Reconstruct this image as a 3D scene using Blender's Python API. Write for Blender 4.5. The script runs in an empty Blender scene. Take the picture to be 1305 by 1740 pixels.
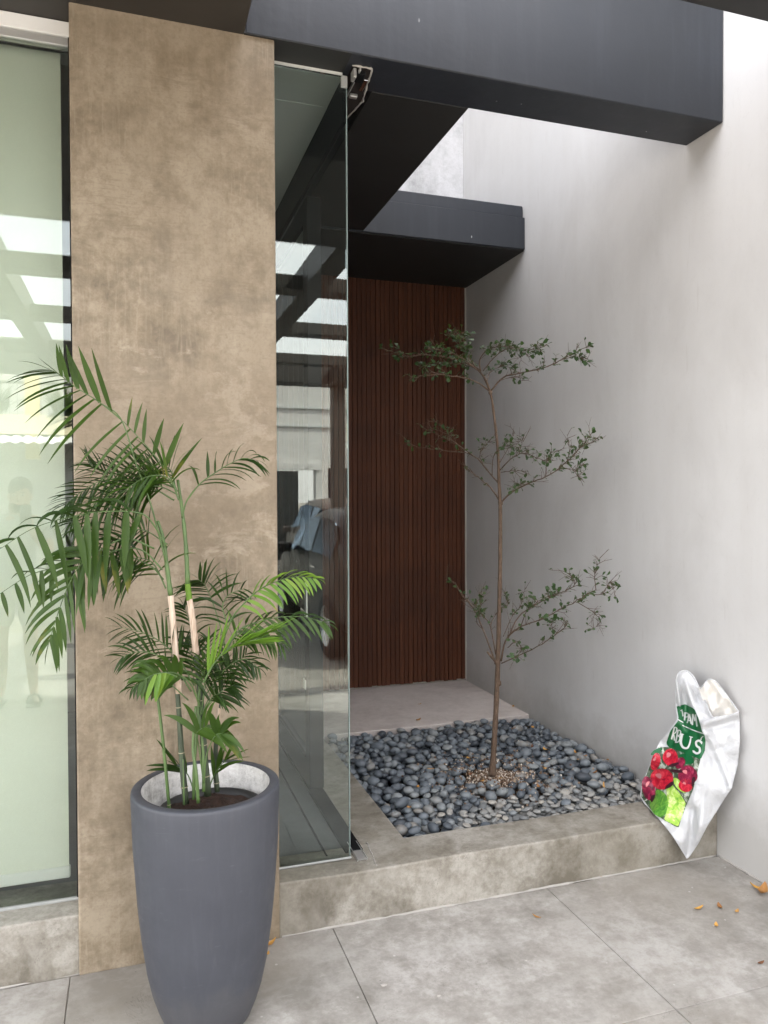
import bpy, bmesh, math, random
import numpy as np
from mathutils import Vector, Matrix
random.seed(7); RNG = np.random.default_rng(7)
R = math.radians
scene = bpy.context.scene
C = scene.collection

# ------------------------------------------------------------------ camera
CAM_F, CAM_YAW, CAM_PITCH, CAM_ROLL, CAM_H = 1291.3, R(18.3), R(-1.02), R(-.215), 1.55
FW = Vector((math.sin(CAM_YAW)*math.cos(CAM_PITCH), math.cos(CAM_YAW)*math.cos(CAM_PITCH), math.sin(CAM_PITCH)))
rt0 = Vector((math.cos(CAM_YAW), -math.sin(CAM_YAW), 0)); up0 = rt0.cross(FW)
RT = rt0*math.cos(CAM_ROLL) + up0*math.sin(CAM_ROLL)
UP = up0*math.cos(CAM_ROLL) - rt0*math.sin(CAM_ROLL)
EYE = Vector((0, 0, CAM_H))
cd = bpy.data.cameras.new('camera'); cam = bpy.data.objects.new('camera', cd); C.objects.link(cam)
cd.sensor_fit = 'VERTICAL'; cd.sensor_height = 36; cd.lens = CAM_F/1740*36
cd.clip_start = .02; cd.clip_end = 800
m = Matrix((RT, UP, -FW)).transposed().to_4x4(); m.translation = EYE
cam.matrix_world = m
scene.camera = cam

# ------------------------------------------------------------------ world, sun, exposure
SUN_EL, SUN_AZ = R(50), R(60)          # sun stands behind the tall white wall, to the right
world = bpy.data.worlds.new('World'); scene.world = world; world.use_nodes = True
wn = world.node_tree.nodes; wl = world.node_tree.links; wn.clear()
sky = wn.new('ShaderNodeTexSky'); sky.sky_type = 'NISHITA'; sky.sun_disc = False
sky.sun_elevation = SUN_EL; sky.sun_rotation = SUN_AZ; sky.dust_density = 5.0; sky.air_density = 1.0; sky.ozone_density = 1.0
bg = wn.new('ShaderNodeBackground'); bg.inputs['Strength'].default_value = .15
wo = wn.new('ShaderNodeOutputWorld')
wtc = wn.new('ShaderNodeTexCoord'); wmp = wn.new('ShaderNodeMapping'); wmp.inputs['Scale'].default_value = (1, 1, 2.2)
wno = wn.new('ShaderNodeTexNoise'); wno.inputs['Scale'].default_value = 2.6; wno.inputs['Detail'].default_value = 6
wra = wn.new('ShaderNodeValToRGB'); wra.color_ramp.elements[0].position = .30; wra.color_ramp.elements[1].position = .62; wra.color_ramp.elements[0].color = (.30, .30, .30, 1); wra.color_ramp.elements[1].color = (.72, .72, .72, 1)
wmx = wn.new('ShaderNodeMix'); wmx.data_type = 'RGBA'; wmx.inputs[7].default_value = (7.4, 7.0, 6.6, 1)   # thin bright cloud over blue
wl.new(wtc.outputs['Generated'], wmp.inputs[0]); wl.new(wmp.outputs[0], wno.inputs['Vector']); wl.new(wno.outputs[0], wra.inputs[0])
wl.new(wra.outputs[0], wmx.inputs[0]); wl.new(sky.outputs[0], wmx.inputs[6])
wl.new(wmx.outputs[2], bg.inputs[0]); wl.new(bg.outputs[0], wo.inputs[0])
sd = bpy.data.lights.new('sun', 'SUN'); sd.energy = 2.6; sd.angle = R(.5); sd.color = (1, .95, .86)
sun = bpy.data.objects.new('sun', sd); C.objects.link(sun)
sdir = Vector((math.sin(SUN_AZ)*math.cos(SUN_EL), math.cos(SUN_AZ)*math.cos(SUN_EL), math.sin(SUN_EL)))
sun.rotation_euler = sdir.to_track_quat('Z', 'Y').to_euler(); sun.location = sdir*40
vs = scene.view_settings; vs.view_transform = 'Standard'; vs.look = 'None'; vs.gamma = 1; vs.exposure = 3.15
scene.render.engine = 'CYCLES'
try:
    scene.cycles.max_bounces = 7; scene.cycles.diffuse_bounces = 4; scene.cycles.glossy_bounces = 4; scene.cycles.transparent_max_bounces = 24
    scene.cycles.sample_clamp_indirect = 8
except Exception: pass

def PX(x, y, d):
    return EYE + (FW + RT*((x-652.5)/CAM_F) - UP*((y-870)/CAM_F))*d

# ------------------------------------------------------------------ node helpers
class NT:
    def __init__(s, name):
        s.m = bpy.data.materials.new(name); s.m.use_nodes = True
        s.t = s.m.node_tree; s.n = s.t.nodes; s.n.clear()
        s.out = s.n.new('ShaderNodeOutputMaterial')
        s.b = s.n.new('ShaderNodeBsdfPrincipled'); s.l(s.b.outputs[0], s.out.inputs[0])
        s.tc = s.n.new('ShaderNodeTexCoord')
    def l(s, a, b): s.t.links.new(a, b)
    def setp(s, **k):
        for a, v in k.items():
            nm = {'rough': 'Roughness', 'col': 'Base Color', 'metal': 'Metallic', 'spec': 'Specular IOR Level'}.get(a, a)
            if hasattr(v, 'is_linked') or hasattr(v, 'links'): s.l(v, s.b.inputs[nm])
            else: s.b.inputs[nm].default_value = (*v, 1) if isinstance(v, tuple) and len(v) == 3 else v
        return s
    def mp(s, scale=(1, 1, 1), src='Object', loc=(0, 0, 0)):
        q = s.n.new('ShaderNodeMapping'); q.inputs['Scale'].default_value = scale; q.inputs['Location'].default_value = loc
        s.l(s.tc.outputs[src], q.inputs[0]); return q.outputs[0]
    def pos(s, scale=(1, 1, 1), loc=(0, 0, 0)):
        g = s.n.new('ShaderNodeNewGeometry'); q = s.n.new('ShaderNodeMapping')
        q.inputs['Scale'].default_value = scale; q.inputs['Location'].default_value = loc
        s.l(g.outputs['Position'], q.inputs[0]); return q.outputs[0]
    def noise(s, vec, scale=5, detail=6, rough=.6, dist=0.):
        q = s.n.new('ShaderNodeTexNoise'); q.inputs['Scale'].default_value = scale; q.inputs['Detail'].default_value = detail
        q.inputs['Roughness'].default_value = rough; q.inputs['Distortion'].default_value = dist
        s.l(vec, q.inputs['Vector']); return q.outputs[0]
    def vor(s, vec, scale=5, feature='F1'):
        q = s.n.new('ShaderNodeTexVoronoi'); q.feature = feature; q.inputs['Scale'].default_value = scale
        s.l(vec, q.inputs['Vector']); return q.outputs[0]
    def ramp(s, fac, stops):
        q = s.n.new('ShaderNodeValToRGB'); e = q.color_ramp.elements
        while len(e) < len(stops): e.new(.5)
        for i, (p, c) in enumerate(stops):
            e[i].position = p; e[i].color = (c, c, c, 1) if isinstance(c, (int, float)) else (*c, 1)
        s.l(fac, q.inputs[0]); return q.outputs[0]
    def mix(s, fac, a, b, blend='MIX'):
        q = s.n.new('ShaderNodeMix'); q.data_type = 'RGBA'; q.blend_type = blend
        for sock, v in ((q.inputs[0], fac), (q.inputs[6], a), (q.inputs[7], b)):
            if hasattr(v, 'links'): s.l(v, sock)
            elif isinstance(v, tuple): sock.default_value = (*v, 1)
            else: sock.default_value = v
        return q.outputs[2]
    def math(s, op, a, b=0.):
        q = s.n.new('ShaderNodeMath'); q.operation = op
        for sock, v in ((q.inputs[0], a), (q.inputs[1], b)):
            if hasattr(v, 'links'): s.l(v, sock)
            else: sock.default_value = v
        return q.outputs[0]
    def bump(s, h, strength=.3, dist=.01):
        q = s.n.new('ShaderNodeBump'); q.inputs['Strength'].default_value = strength; q.inputs['Distance'].default_value = dist
        s.l(h, q.inputs['Height']); s.l(q.outputs[0], s.b.inputs['Normal']); return s
    def rnd(s):
        q = s.n.new('ShaderNodeObjectInfo'); return q.outputs['Random']
    def isl(s):
        q = s.n.new('ShaderNodeNewGeometry'); return q.outputs['Random Per Island']

M = {}
def plain(name, col, rough=.5, **k):
    t = NT(name); t.setp(col=col, rough=rough, **k); M[name] = t.m; return t

def cement(name, dark, mid, light, sc=1., patch=(.5, .75), rough=.55, streak=0., warm=None, bump=.25, lightpatch=None, specks=True, con=.10, tool=False, crack=False, objvar=0.):
    t = NT(name); p = t.pos()
    big = t.noise(p, 1.6*sc, 4, .62, .6)
    med = t.noise(t.pos((1, 1, 1), (7, 3, 1)), 5.5*sc, 6, .62, .25)
    fine = t.noise(p, 60*sc, 2, .7)
    fin_ = t.noise(t.pos((1, 1, 1), (2, 6, 9)), 22*sc, 6, .72, .2)
    tex = t.math('ADD', t.math('MULTIPLY', big, .42), t.math('ADD', t.math('MULTIPLY', med, .32), t.math('MULTIPLY', fin_, .26)))
    col = t.ramp(tex, [(.5-con, dark), (.5, mid), (.5+con, light)])
    trowel = t.noise(t.pos((1.2, 2.0, .7), (1, 9, 4)), 3.2*sc, 5, .62, .35)
    col = t.mix(t.ramp(trowel, [(.50, 0.), (.68, .55)]), col, light)
    if tool:      # float marks: short vertical and slanting scratches left by the trowel
        ta = t.noise(t.pos((26, 26, 2.2), (2, 1, 3)), 3.0, 4, .7, .5); tb = t.noise(t.pos((3.5, 3.5, 22), (5, 8, 1)), 3.0, 4, .7, .9); tm = t.noise(t.pos((1, 1, 1), (8, 8, 2)), 3.0, 3, .5)
        col = t.mix(t.math('MULTIPLY', t.ramp(ta, [(.5, 0.), (.68, 1.)]), t.ramp(tm, [(.42, 0.), (.58, .55)])), col, light)
        col = t.mix(t.math('MULTIPLY', t.ramp(tb, [(.5, 0.), (.7, 1.)]), t.ramp(tm, [(.42, .5), (.56, 0.)])), col, dark)
    if streak:
        st = t.noise(t.pos((9, 9, .25)), 2.4, 3, .6)
        col = t.mix(t.math('MULTIPLY', t.ramp(st, [(.35, 0.), (.7, 1.)]), streak), col, dark)
    if lightpatch:
        lp = t.noise(t.pos((1, 1, 1.5), (3.3, 0, 5.2)), 5.5, 7, .68, .3)
        sz = t.n.new('ShaderNodeSeparateXYZ'); t.l(p, sz.inputs[0])
        band = t.ramp(t.math('MULTIPLY', sz.outputs[2], .3333), [(.30, .0), (.48, .14), (.60, .14), (.75, .0)])       # scuffs lie mostly at shoulder height
        col = t.mix(t.math('MULTIPLY', t.ramp(t.math('ADD', lp, band), [(.66, 0.), (.74, 1.)]), lightpatch[0]), col, lightpatch[1])
    if warm:
        wv = t.noise(t.pos((1, 1, 1), (11, 2, 8)), 1.1, 4, .5)
        col = t.mix(t.math('MULTIPLY', t.ramp(wv, [(.42, 0.), (.62, 1.)]), .6), col, warm)
    col = t.mix(t.math('MULTIPLY', t.ramp(fine, [(.3, 1.), (.5, 0.)]), .25), col, dark)
    if crack:
        ck = t.noise(t.pos((1, 1, 1), (4, 1, 2)), 2.6, 6, .7, .6); cm = t.noise(t.pos((1, 1, 1), (9, 3, 2)), 1.7, 2)
        col = t.mix(t.math('MULTIPLY', t.ramp(ck, [(.496, 0.), (.5, 1.), (.504, 0.)]), t.ramp(cm, [(.5, 0.), (.6, .45)])), col, (.06, .05, .04))
        sx = t.noise(t.pos((3, 40, 3), (1, 1, 7)), 2.2, 3, .6); col = t.mix(t.math('MULTIPLY', t.ramp(sx, [(.66, 0.), (.72, 1.)]), .25), col, light)
    if specks:
        v = t.vor(t.pos((1, 1, 1), (.3, .1, 0)), 17)
        v2 = t.noise(t.pos(), 9, 2)
        sp = t.math('MULTIPLY', t.ramp(v, [(.06, 1.), (.085, 0.)]), t.ramp(v2, [(.55, 0.), (.6, 1.)]))
        col = t.mix(t.math('MULTIPLY', sp, .55), col, (.62, .6, .57))
        v3 = t.vor(t.pos((1, 1, 1), (5.3, 2.1, 0)), 26)
        sp3 = t.math('MULTIPLY', t.ramp(v3, [(.05, 1.), (.07, 0.)]), t.ramp(v2, [(.4, 1.), (.45, 0.)]))
        col = t.mix(t.math('MULTIPLY', sp3, .6), col, (.05, .04, .03))
    if objvar: col = t.mix(t.math('MULTIPLY', t.rnd(), objvar), col, dark)
    t.setp(col=col, rough=t.ramp(med, [(.3, rough-.12), (.7, rough+.15)]))
    t.bump(t.math('ADD', t.math('MULTIPLY', med, .8), t.math('MULTIPLY', fine, .12)), bump, .012)
    M[name] = t.m; return t

cement('floor_cement', (.20, .188, .168), (.305, .29, .267), (.44, .428, .405), 1.3, rough=.5, bump=.15, warm=(.275, .248, .21), con=.08, crack=True, objvar=.28)
cement('kerb_cement', (.13, .116, .092), (.225, .208, .175), (.35, .332, .295), 1.7, rough=.6, bump=.2, warm=(.19, .168, .125), specks=False, con=.085, crack=True)
cement('landing_cement', (.37, .325, .30), (.48, .43, .40), (.57, .52, .49), 1.0, rough=.55, bump=.12)
cement('pillar_plaster', (.128, .100, .066), (.226, .181, .125), (.335, .280, .206), 1.5, rough=.55, streak=.3, bump=.22, lightpatch=(.65, (.43, .375, .29)), warm=(.185, .140, .092), specks=False, con=.08, tool=True)
cement('grey_render', (.30, .30, .30), (.42, .42, .425), (.52, .52, .53), 1.6, rough=.7, bump=.3, specks=False)

# the white wall: off-white paint, faint runs and grime near its foot
t = NT('white_wall'); p = t.pos()
n1 = t.noise(t.pos((.0, 3, .35)), 2.2, 6, .6); n2 = t.noise(p, 1.3, 5, .55); n3 = t.noise(p, 45, 3, .6)
col = t.ramp(n2, [(.3, (.54, .538, .536)), (.7, (.61, .609, .607))])
col = t.mix(t.math('MULTIPLY', t.ramp(n1, [(.45, 0.), (.75, 1.)]), .4), col, (.52, .51, .50))
sep = t.n.new('ShaderNodeSeparateXYZ'); t.l(p, sep.inputs[0])
low = t.ramp(t.math('ADD', sep.outputs[2], t.math('MULTIPLY', t.noise(p, 6, 5, .7), -.35)), [(.0, 1.), (.22, 0.)])
col = t.mix(t.math('MULTIPLY', low, .55), col, (.30, .285, .26))
sm = t.noise(t.pos((1, 1, .6), (2, 5, 1)), 1.9, 6, .65, .4); col = t.mix(t.math('MULTIPLY', t.ramp(sm, [(.52, 0.), (.72, 1.)]), .30), col, (.42, .41, .40))
hc = t.noise(t.pos((1, 1.5, 1), (1, 7, 4)), 5, 4, .6, 1.5); col = t.mix(t.math('MULTIPLY', t.ramp(hc, [(.495, 0.), (.5, 1.), (.505, 0.)]), .10), col, (.25, .24, .23))
sc = t.noise(t.pos((1, 14, 1.3), (0, 4, 2)), 3, 5, .6)
col = t.mix(t.math('MULTIPLY', t.ramp(sc, [(.66, 0.), (.7, 1.)]), .22), col, (.42, .40, .38))
t.setp(col=col, rough=.62); t.bump(t.math('ADD', t.math('MULTIPLY', n2, .5), t.math('MULTIPLY', n3, .12)), .2, .012); M['white_wall'] = t.m

# dark charcoal paint with faint runs and chips
t = NT('charcoal_paint'); p = t.pos()
n1 = t.noise(t.pos((7, 7, .5)), 2.2, 6, .65); n2 = t.noise(p, 2, 6, .6)
col = t.ramp(n2, [(.3, (.0115, .0142, .0195)), (.7, (.018, .022, .030))])
col = t.mix(t.math('MULTIPLY', t.ramp(n1, [(.5, 0.), (.8, 1.)]), .6), col, (.032, .036, .046))
v = t.vor(t.pos((1, 1, .45)), 13); sp = t.math('MULTIPLY', t.ramp(v, [(.04, 1.), (.055, 0.)]), t.ramp(t.noise(t.pos((1,1,1),(4.1,0,2)), 3.5, 3), [(.5, 0.), (.56, 1.)]))
col = t.mix(t.math('MULTIPLY', sp, .8), col, (.55, .55, .55))
t.setp(col=col, rough=t.ramp(n2, [(.3, .42), (.7, .58)])); t.bump(t.noise(p, 24, 5, .6), .1, .008); M['charcoal_paint'] = t.m
t = NT('brown_paint'); n2 = t.noise(t.pos(), 2.5, 5, .6)
t.setp(col=t.ramp(n2, [(.3, (.024, .0205, .017)), (.7, (.033, .028, .023))]), rough=.55); M['brown_paint'] = t.m
t = NT('soffit_black'); n2 = t.noise(t.pos(), 3, 5, .6)
t.setp(col=t.ramp(n2, [(.3, (.010, .0098, .0095)), (.7, (.016, .0155, .015))]), rough=.6); M['soffit_black'] = t.m

# dark stained timber
t = NT('dark_timber'); g = t.noise(t.mp((45, 45, 1.6)), 2.0, 8, .65, .5); r_ = t.rnd(); big = t.noise(t.pos((1, 1, 1)), 2.4, 5, .6)
col = t.ramp(g, [(.25, (.034, .0092, .0036)), (.55, (.092, .031, .0135)), (.8, (.145, .053, .0235))])
col = t.mix(t.math('MULTIPLY', t.ramp(r_, [(0., 0.), (1., 1.)]), .5), col, (.036, .0115, .0055))
col = t.mix(t.math('MULTIPLY', t.ramp(big, [(.45, 0.), (.7, 1.)]), .4), col, (.026, .012, .008))
t.setp(col=col, rough=t.ramp(g, [(.3, .55), (.7, .7)])); t.b.inputs['Specular IOR Level'].default_value = .25; t.bump(g, .25, .004); M['dark_timber'] = t.m
plain('timber_backing', (.012, .007, .005), .8)
plain('mortar', (.37, .352, .325), .9); plain('sealant', (.30, .31, .30), .6)

def glass(name, tint, refl_ior=1.5, haze=0., hazecol=(.7, .75, .7), gcol=(.95, 1, .98)):
    t = NT(name); t.n.remove(t.b)
    tr = t.n.new('ShaderNodeBsdfTransparent'); tr.inputs[0].default_value = (*tint, 1)
    gl = t.n.new('ShaderNodeBsdfGlossy'); gl.inputs['Roughness'].default_value = .0; gl.inputs[0].default_value = (*gcol, 1)
    fr = t.n.new('ShaderNodeFresnel'); fr.inputs[0].default_value = refl_ior
    mx = t.n.new('ShaderNodeMixShader'); t.l(fr.outputs[0], mx.inputs[0])
    a = tr.outputs[0]
    if haze:
        df = t.n.new('ShaderNodeBsdfDiffuse'); df.inputs[0].default_value = (*hazecol, 1)
        m2 = t.n.new('ShaderNodeMixShader'); m2.inputs[0].default_value = haze
        t.l(a, m2.inputs[1]); t.l(df.outputs[0], m2.inputs[2]); a = m2.outputs[0]
    t.l(a, mx.inputs[1]); t.l(gl.outputs[0], mx.inputs[2]); t.l(mx.outputs[0], t.out.inputs[0]); M[name] = t.m
glass('clear_glass', (.92, .96, .945), 1.62)
glass('window_glass', (.94, .968, .95), 1.6)
glass('pale_glass', (.8, .84, .82), 1.45, .25, (.34, .37, .36))  # clear pane with an even grey diffuse tone mixed in
glass('car_glass', (.06, .07, .08), 1.5, gcol=(.35, .45, .6))
plain('glass_edge', (.20, .26, .25), .25)

plain('black_steel', (.009, .0095, .0105), .6, spec=.12)
plain('aluminium', (.62, .62, .6), .35, metal=.7)
plain('white_plastic', (.75, .75, .73), .45)
t = NT('blind_fabric'); n = t.noise(t.pos((60, 60, 60)), 4, 3); t.setp(col=t.ramp(n, [(.3, (.70, .71, .62)), (.7, (.74, .75, .66))]), rough=.9); M['blind_fabric'] = t.m
plain('room_paint', (.5, .5, .48), .8)
plain('ceiling_paint', (.62, .63, .6), .8)
cement('room_floor', (.075, .08, .08), (.095, .1, .1), (.12, .125, .125), 1., rough=.4, bump=.05, specks=False)

t = NT('pot_glaze'); p = t.mp(); n = t.noise(p, 3, 5, .6); n2 = t.noise(t.mp((14, 14, 1.2)), 4, 5, .6)
col = t.ramp(n, [(.3, (.038, .041, .052)), (.7, (.046, .050, .062))]); col = t.mix(t.math('MULTIPLY', t.ramp(n2, [(.5, 0.), (.75, 1.)]), .15), col, (.09, .095, .11))
sp_ = t.n.new('ShaderNodeSeparateXYZ'); t.l(p, sp_.inputs[0])
du = t.ramp(t.math('ADD', sp_.outputs[2], t.math('MULTIPLY', t.noise(p, 9, 5, .7), -.25)), [(.0, .14), (.05, 0.)]); col = t.mix(du, col, (.12, .11, .095))
sf = t.noise(t.mp((3, 3, 16), loc=(2, 1, 4)), 3, 5, .7, .6); col = t.mix(t.math('MULTIPLY', t.ramp(sf, [(.63, 0.), (.72, 1.)]), .22), col, (.15, .155, .165))
dr_ = t.noise(t.mp((30, 30, .9), loc=(1, 3, 0)), 2, 4, .6); col = t.mix(t.math('MULTIPLY', t.ramp(dr_, [(.6, 0.), (.75, 1.)]), .18), col, (.085, .085, .09))
t.setp(col=col, rough=t.ramp(t.noise(p, 7, 5, .65), [(.3, .45), (.7, .68)])); t.bump(t.math('ADD', t.noise(p, 18, 4, .5), t.math('MULTIPLY', t.noise(p, 120, 3, .6), .25)), .10, .006); M['pot_glaze'] = t.m
cement('pot_inside', (.34, .33, .31), (.58, .57, .55), (.72, .71, .69), 6., rough=.9, bump=.5, specks=False)
t = NT('potting_soil'); n = t.noise(t.mp(), 40, 6, .7); t.setp(col=t.ramp(n, [(.3, (.012, .007, .005)), (.6, (.045, .022, .013)), (.8, (.09, .04, .022))]), rough=.95); t.bump(n, 1., .02); M['potting_soil'] = t.m
plain('nursery_pot', (.012, .012, .012), .5)

def leafmat(name, a, b, c, rough=.38, trans=.22, tip=None):
    t = NT(name); r_ = t.isl(); r2 = t.rnd()
    n = t.noise(t.pos(), 14, 4, .6)
    col = t.ramp(t.math('ADD', t.math('MULTIPLY', r_, .45), t.math('ADD', t.math('MULTIPLY', r2, .3), t.math('MULTIPLY', n, .3))), [(.25, a), (.52, b), (.85, c)])
    if tip:
        col = t.mix(t.math('MULTIPLY', t.ramp(t.noise(t.pos((1, 1, 1), (3, 4, 5)), 9, 3), [(.62, 0.), (.7, 1.)]), .8), col, tip)
    t.setp(col=col, rough=rough); t.b.inputs['Specular IOR Level'].default_value = .28
    tl = t.n.new('ShaderNodeBsdfTranslucent'); mc = t.mix(.5, col, (.12, .20, .016)); t.l(mc, tl.inputs[0])
    mx = t.n.new('ShaderNodeMixShader'); mx.inputs[0].default_value = trans
    t.l(t.b.outputs[0], mx.inputs[1]); t.l(tl.outputs[0], mx.inputs[2]); t.l(mx.outputs[0], t.out.inputs[0]); M[name] = t.m
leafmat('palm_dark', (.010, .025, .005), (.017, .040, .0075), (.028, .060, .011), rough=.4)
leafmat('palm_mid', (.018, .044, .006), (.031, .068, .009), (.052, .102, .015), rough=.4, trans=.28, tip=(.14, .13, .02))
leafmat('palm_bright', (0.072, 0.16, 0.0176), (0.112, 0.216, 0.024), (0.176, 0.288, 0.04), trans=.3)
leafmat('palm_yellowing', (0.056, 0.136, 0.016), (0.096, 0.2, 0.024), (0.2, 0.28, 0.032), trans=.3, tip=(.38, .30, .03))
leafmat('tree_leaf', (.024, .052, .018), (.042, .085, .028), (.075, .125, .05), rough=.38, trans=.3)
t = NT('palm_stem_green'); n = t.noise(t.mp((8, 8, 2)), 8, 4); t.setp(col=t.ramp(n, [(.3, (.045, .085, .025)), (.7, (.085, .145, .04))]), rough=.45); M['palm_stem_green'] = t.m
t = NT('palm_cane_dark'); n = t.noise(t.mp((8, 8, 2)), 9, 4); t.setp(col=t.ramp(n, [(.3, (.015, .022, .013)), (.7, (.05, .07, .035))]), rough=.5); M['palm_cane_dark'] = t.m
t = NT('dry_sheath'); n = t.noise(t.mp((30, 30, 1.5)), 6, 5); t.setp(col=t.ramp(n, [(.3, (.26, .17, .11)), (.5, (.46, .36, .28)), (.75, (.58, .49, .40))]), rough=.7); M['dry_sheath'] = t.m
plain('ring_scar', (.28, .25, .17), .7)
t = NT('bark'); n = t.noise(t.pos((30, 30, 8)), 5, 7, .7); t.setp(col=t.ramp(n, [(.3, (.05, .032, .022)), (.55, (.12, .078, .052)), (.75, (.20, .145, .105))]), rough=.85); t.bump(n, .6, .006); M['bark'] = t.m
t = NT('pebble_dark'); r_ = t.rnd(); ri = t.isl(); n = t.noise(t.pos(), 30, 5, .6); x = t.math('ADD', t.math('MULTIPLY', t.math('FRACT', t.math('ADD', r_, ri)), .75), t.math('MULTIPLY', n, .3))
t.setp(col=t.ramp(x, [(.08, (.034, .040, .048)), (.35, (.085, .102, .12)), (.6, (.145, .168, .188)), (.8, (.21, .228, .235)), (.92, (.20, .185, .165)), (.99, (.36, .355, .335))]), rough=t.ramp(n, [(.3, .42), (.7, .6)])); t.bump(t.noise(t.pos(), 150, 3, .6), .1, .003); M['pebble_dark'] = t.m
t = NT('pebble_pale'); r_ = t.rnd(); ri = t.isl(); n = t.noise(t.pos(), 30, 5, .6); x = t.math('ADD', t.math('MULTIPLY', t.math('FRACT', t.math('ADD', r_, ri)), .75), t.math('MULTIPLY', n, .3))
t.setp(col=t.ramp(x, [(.1, (.12, .13, .135)), (.45, (.22, .23, .23)), (.8, (.32, .31, .285)), (.98, (.42, .38, .32))]), rough=.6); t.bump(t.noise(t.pos(), 150, 3, .6), .1, .003); M['pebble_pale'] = t.m
t = NT('bed_soil'); n = t.noise(t.pos(), 50, 7, .75); t.setp(col=t.ramp(n, [(.3, (.03, .02, .013)), (.6, (.10, .068, .045)), (.8, (.2, .15, .11))]), rough=.95); t.bump(n, 1., .02); M['bed_soil'] = t.m
t = NT('perlite'); ri = t.isl(); t.setp(col=t.ramp(ri, [(.0, (.07, .042, .026)), (.45, (.16, .10, .065)), (.7, (.34, .26, .19)), (1., (.62, .57, .50))]), rough=.95); M['perlite'] = t.m
t = NT('dry_leaf'); r_ = t.rnd(); n = t.noise(t.mp(), 40, 4)
t.setp(col=t.ramp(t.math('ADD', t.math('MULTIPLY', r_, .8), t.math('MULTIPLY', n, .2)), [(.1, (.13, .05, .02)), (.4, (.32, .15, .04)), (.7, (.50, .27, .05)), (.95, (.30, .17, .08))]), rough=.7); M['dry_leaf'] = t.m
t = NT('bag_plastic'); n = t.noise(t.pos((1, 1, 1)), 9, 4, .55, .8); w = t.noise(t.pos((1, 1, 1)), 260, 2)
t.setp(col=(.55, .56, .575), rough=.55); t.b.inputs['Subsurface Weight'].default_value = .15; t.b.inputs['Subsurface Radius'].default_value = (.02, .02, .02)
n4 = t.noise(t.pos((1, 1, .6)), 26, 5, .6, 1.5); t.bump(t.math('ADD', t.math('ADD', n, t.math('MULTIPLY', n4, .35)), t.math('MULTIPLY', w, .03)), .8, .02); M['bag_plastic'] = t.m
t = NT('bag_inside'); t.setp(col=(.72, .70, .66), rough=.6); t.bump(t.noise(t.pos(), 12, 4, .5, 1.), .5, .02); M['bag_inside'] = t.m
plain('print_green', (.006, .105, .032), .4); plain('print_white', (.6, .61, .6), .4)
plain('print_pink', (.62, .20, .22), .4); plain('print_dark', (.045, .012, .02), .4)
t = NT('print_cherry'); n = t.noise(t.pos(), 45, 5, .6, 1.); t.setp(col=t.ramp(n, [(.3, (.16, .005, .02)), (.5, (.48, .01, .03)), (.68, (.70, .06, .09)), (.8, (.85, .35, .35))]), rough=.4); M['print_cherry'] = t.m
t = NT('print_plum'); n = t.noise(t.pos(), 40, 5, .6, 1.); t.setp(col=t.ramp(n, [(.3, (.05, .008, .02)), (.55, (.26, .012, .05)), (.75, (.5, .1, .17))]), rough=.4); M['print_plum'] = t.m
t = NT('print_leaf'); n = t.noise(t.pos(), 35, 5, .6, 1.); t.setp(col=t.ramp(n, [(.3, (.03, .14, .02)), (.5, (.10, .30, .04)), (.7, (.3, .52, .08))]), rough=.4); M['print_leaf'] = t.m
t = NT('print_lime'); n = t.noise(t.pos(), 38, 5, .6, 1.); t.setp(col=t.ramp(n, [(.3, (.12, .36, .04)), (.5, (.36, .58, .08)), (.66, (.62, .74, .32)), (.78, (.8, .82, .72))]), rough=.4); M['print_lime'] = t.m
t = NT('print_foliage'); n = t.noise(t.pos(), 30, 5, .65, 1.); t.setp(col=t.ramp(n, [(.3, (.02, .05, .02)), (.5, (.08, .11, .07)), (.62, (.45, .5, .42)), (.75, (.75, .77, .73))]), rough=.4); M['print_foliage'] = t.m

# things across the drive (seen mirrored in the glass)
cement('asphalt', (.05, .05, .05), (.075, .073, .07), (.1, .098, .095), 1., rough=.85, bump=.3)
cement('ground_earth', (.18, .16, .13), (.25, .22, .19), (.32, .29, .25), .5, rough=.9, bump=.2)
plain('facade_white', (.5, .49, .47), .8); plain('facade_cream', (.62, .55, .38), .8); plain('facade_yellow', (.72, .58, .22), .7)
plain('sheet_metal', (.72, .73, .72), .5); plain('dark_opening', (.03, .032, .033), .5); plain('shutter_grey', (.42, .43, .42), .6)
plain('car_black', (.010, .009, .009), .3, spec=.25)
plain('car_bronze', (.085, .06, .05), .35, spec=.3)
plain('tyre', (.015, .015, .015), .85); plain('chrome', (.75, .76, .78), .12, metal=1.)
plain('lamp_red', (.35, .01, .012), .2); plain('lamp_clear', (.8, .8, .8), .15); plain('black_trim', (.015, .015, .015), .5); plain('plate_white', (.7, .7, .68), .5)
plain('skin', (.46, .28, .19), .55); plain('shirt', (.40, .42, .42), .9); plain('shorts', (.52, .50, .44), .9); plain('hair', (.012, .009, .007), .5)
plain('eye_white', (.8, .78, .75), .3); plain('eye_dark', (.02, .012, .01), .2); plain('lips', (.42, .17, .14), .5); plain('sandal', (.03, .026, .022), .7); plain('phone_black', (.01, .01, .011), .25)

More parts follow.
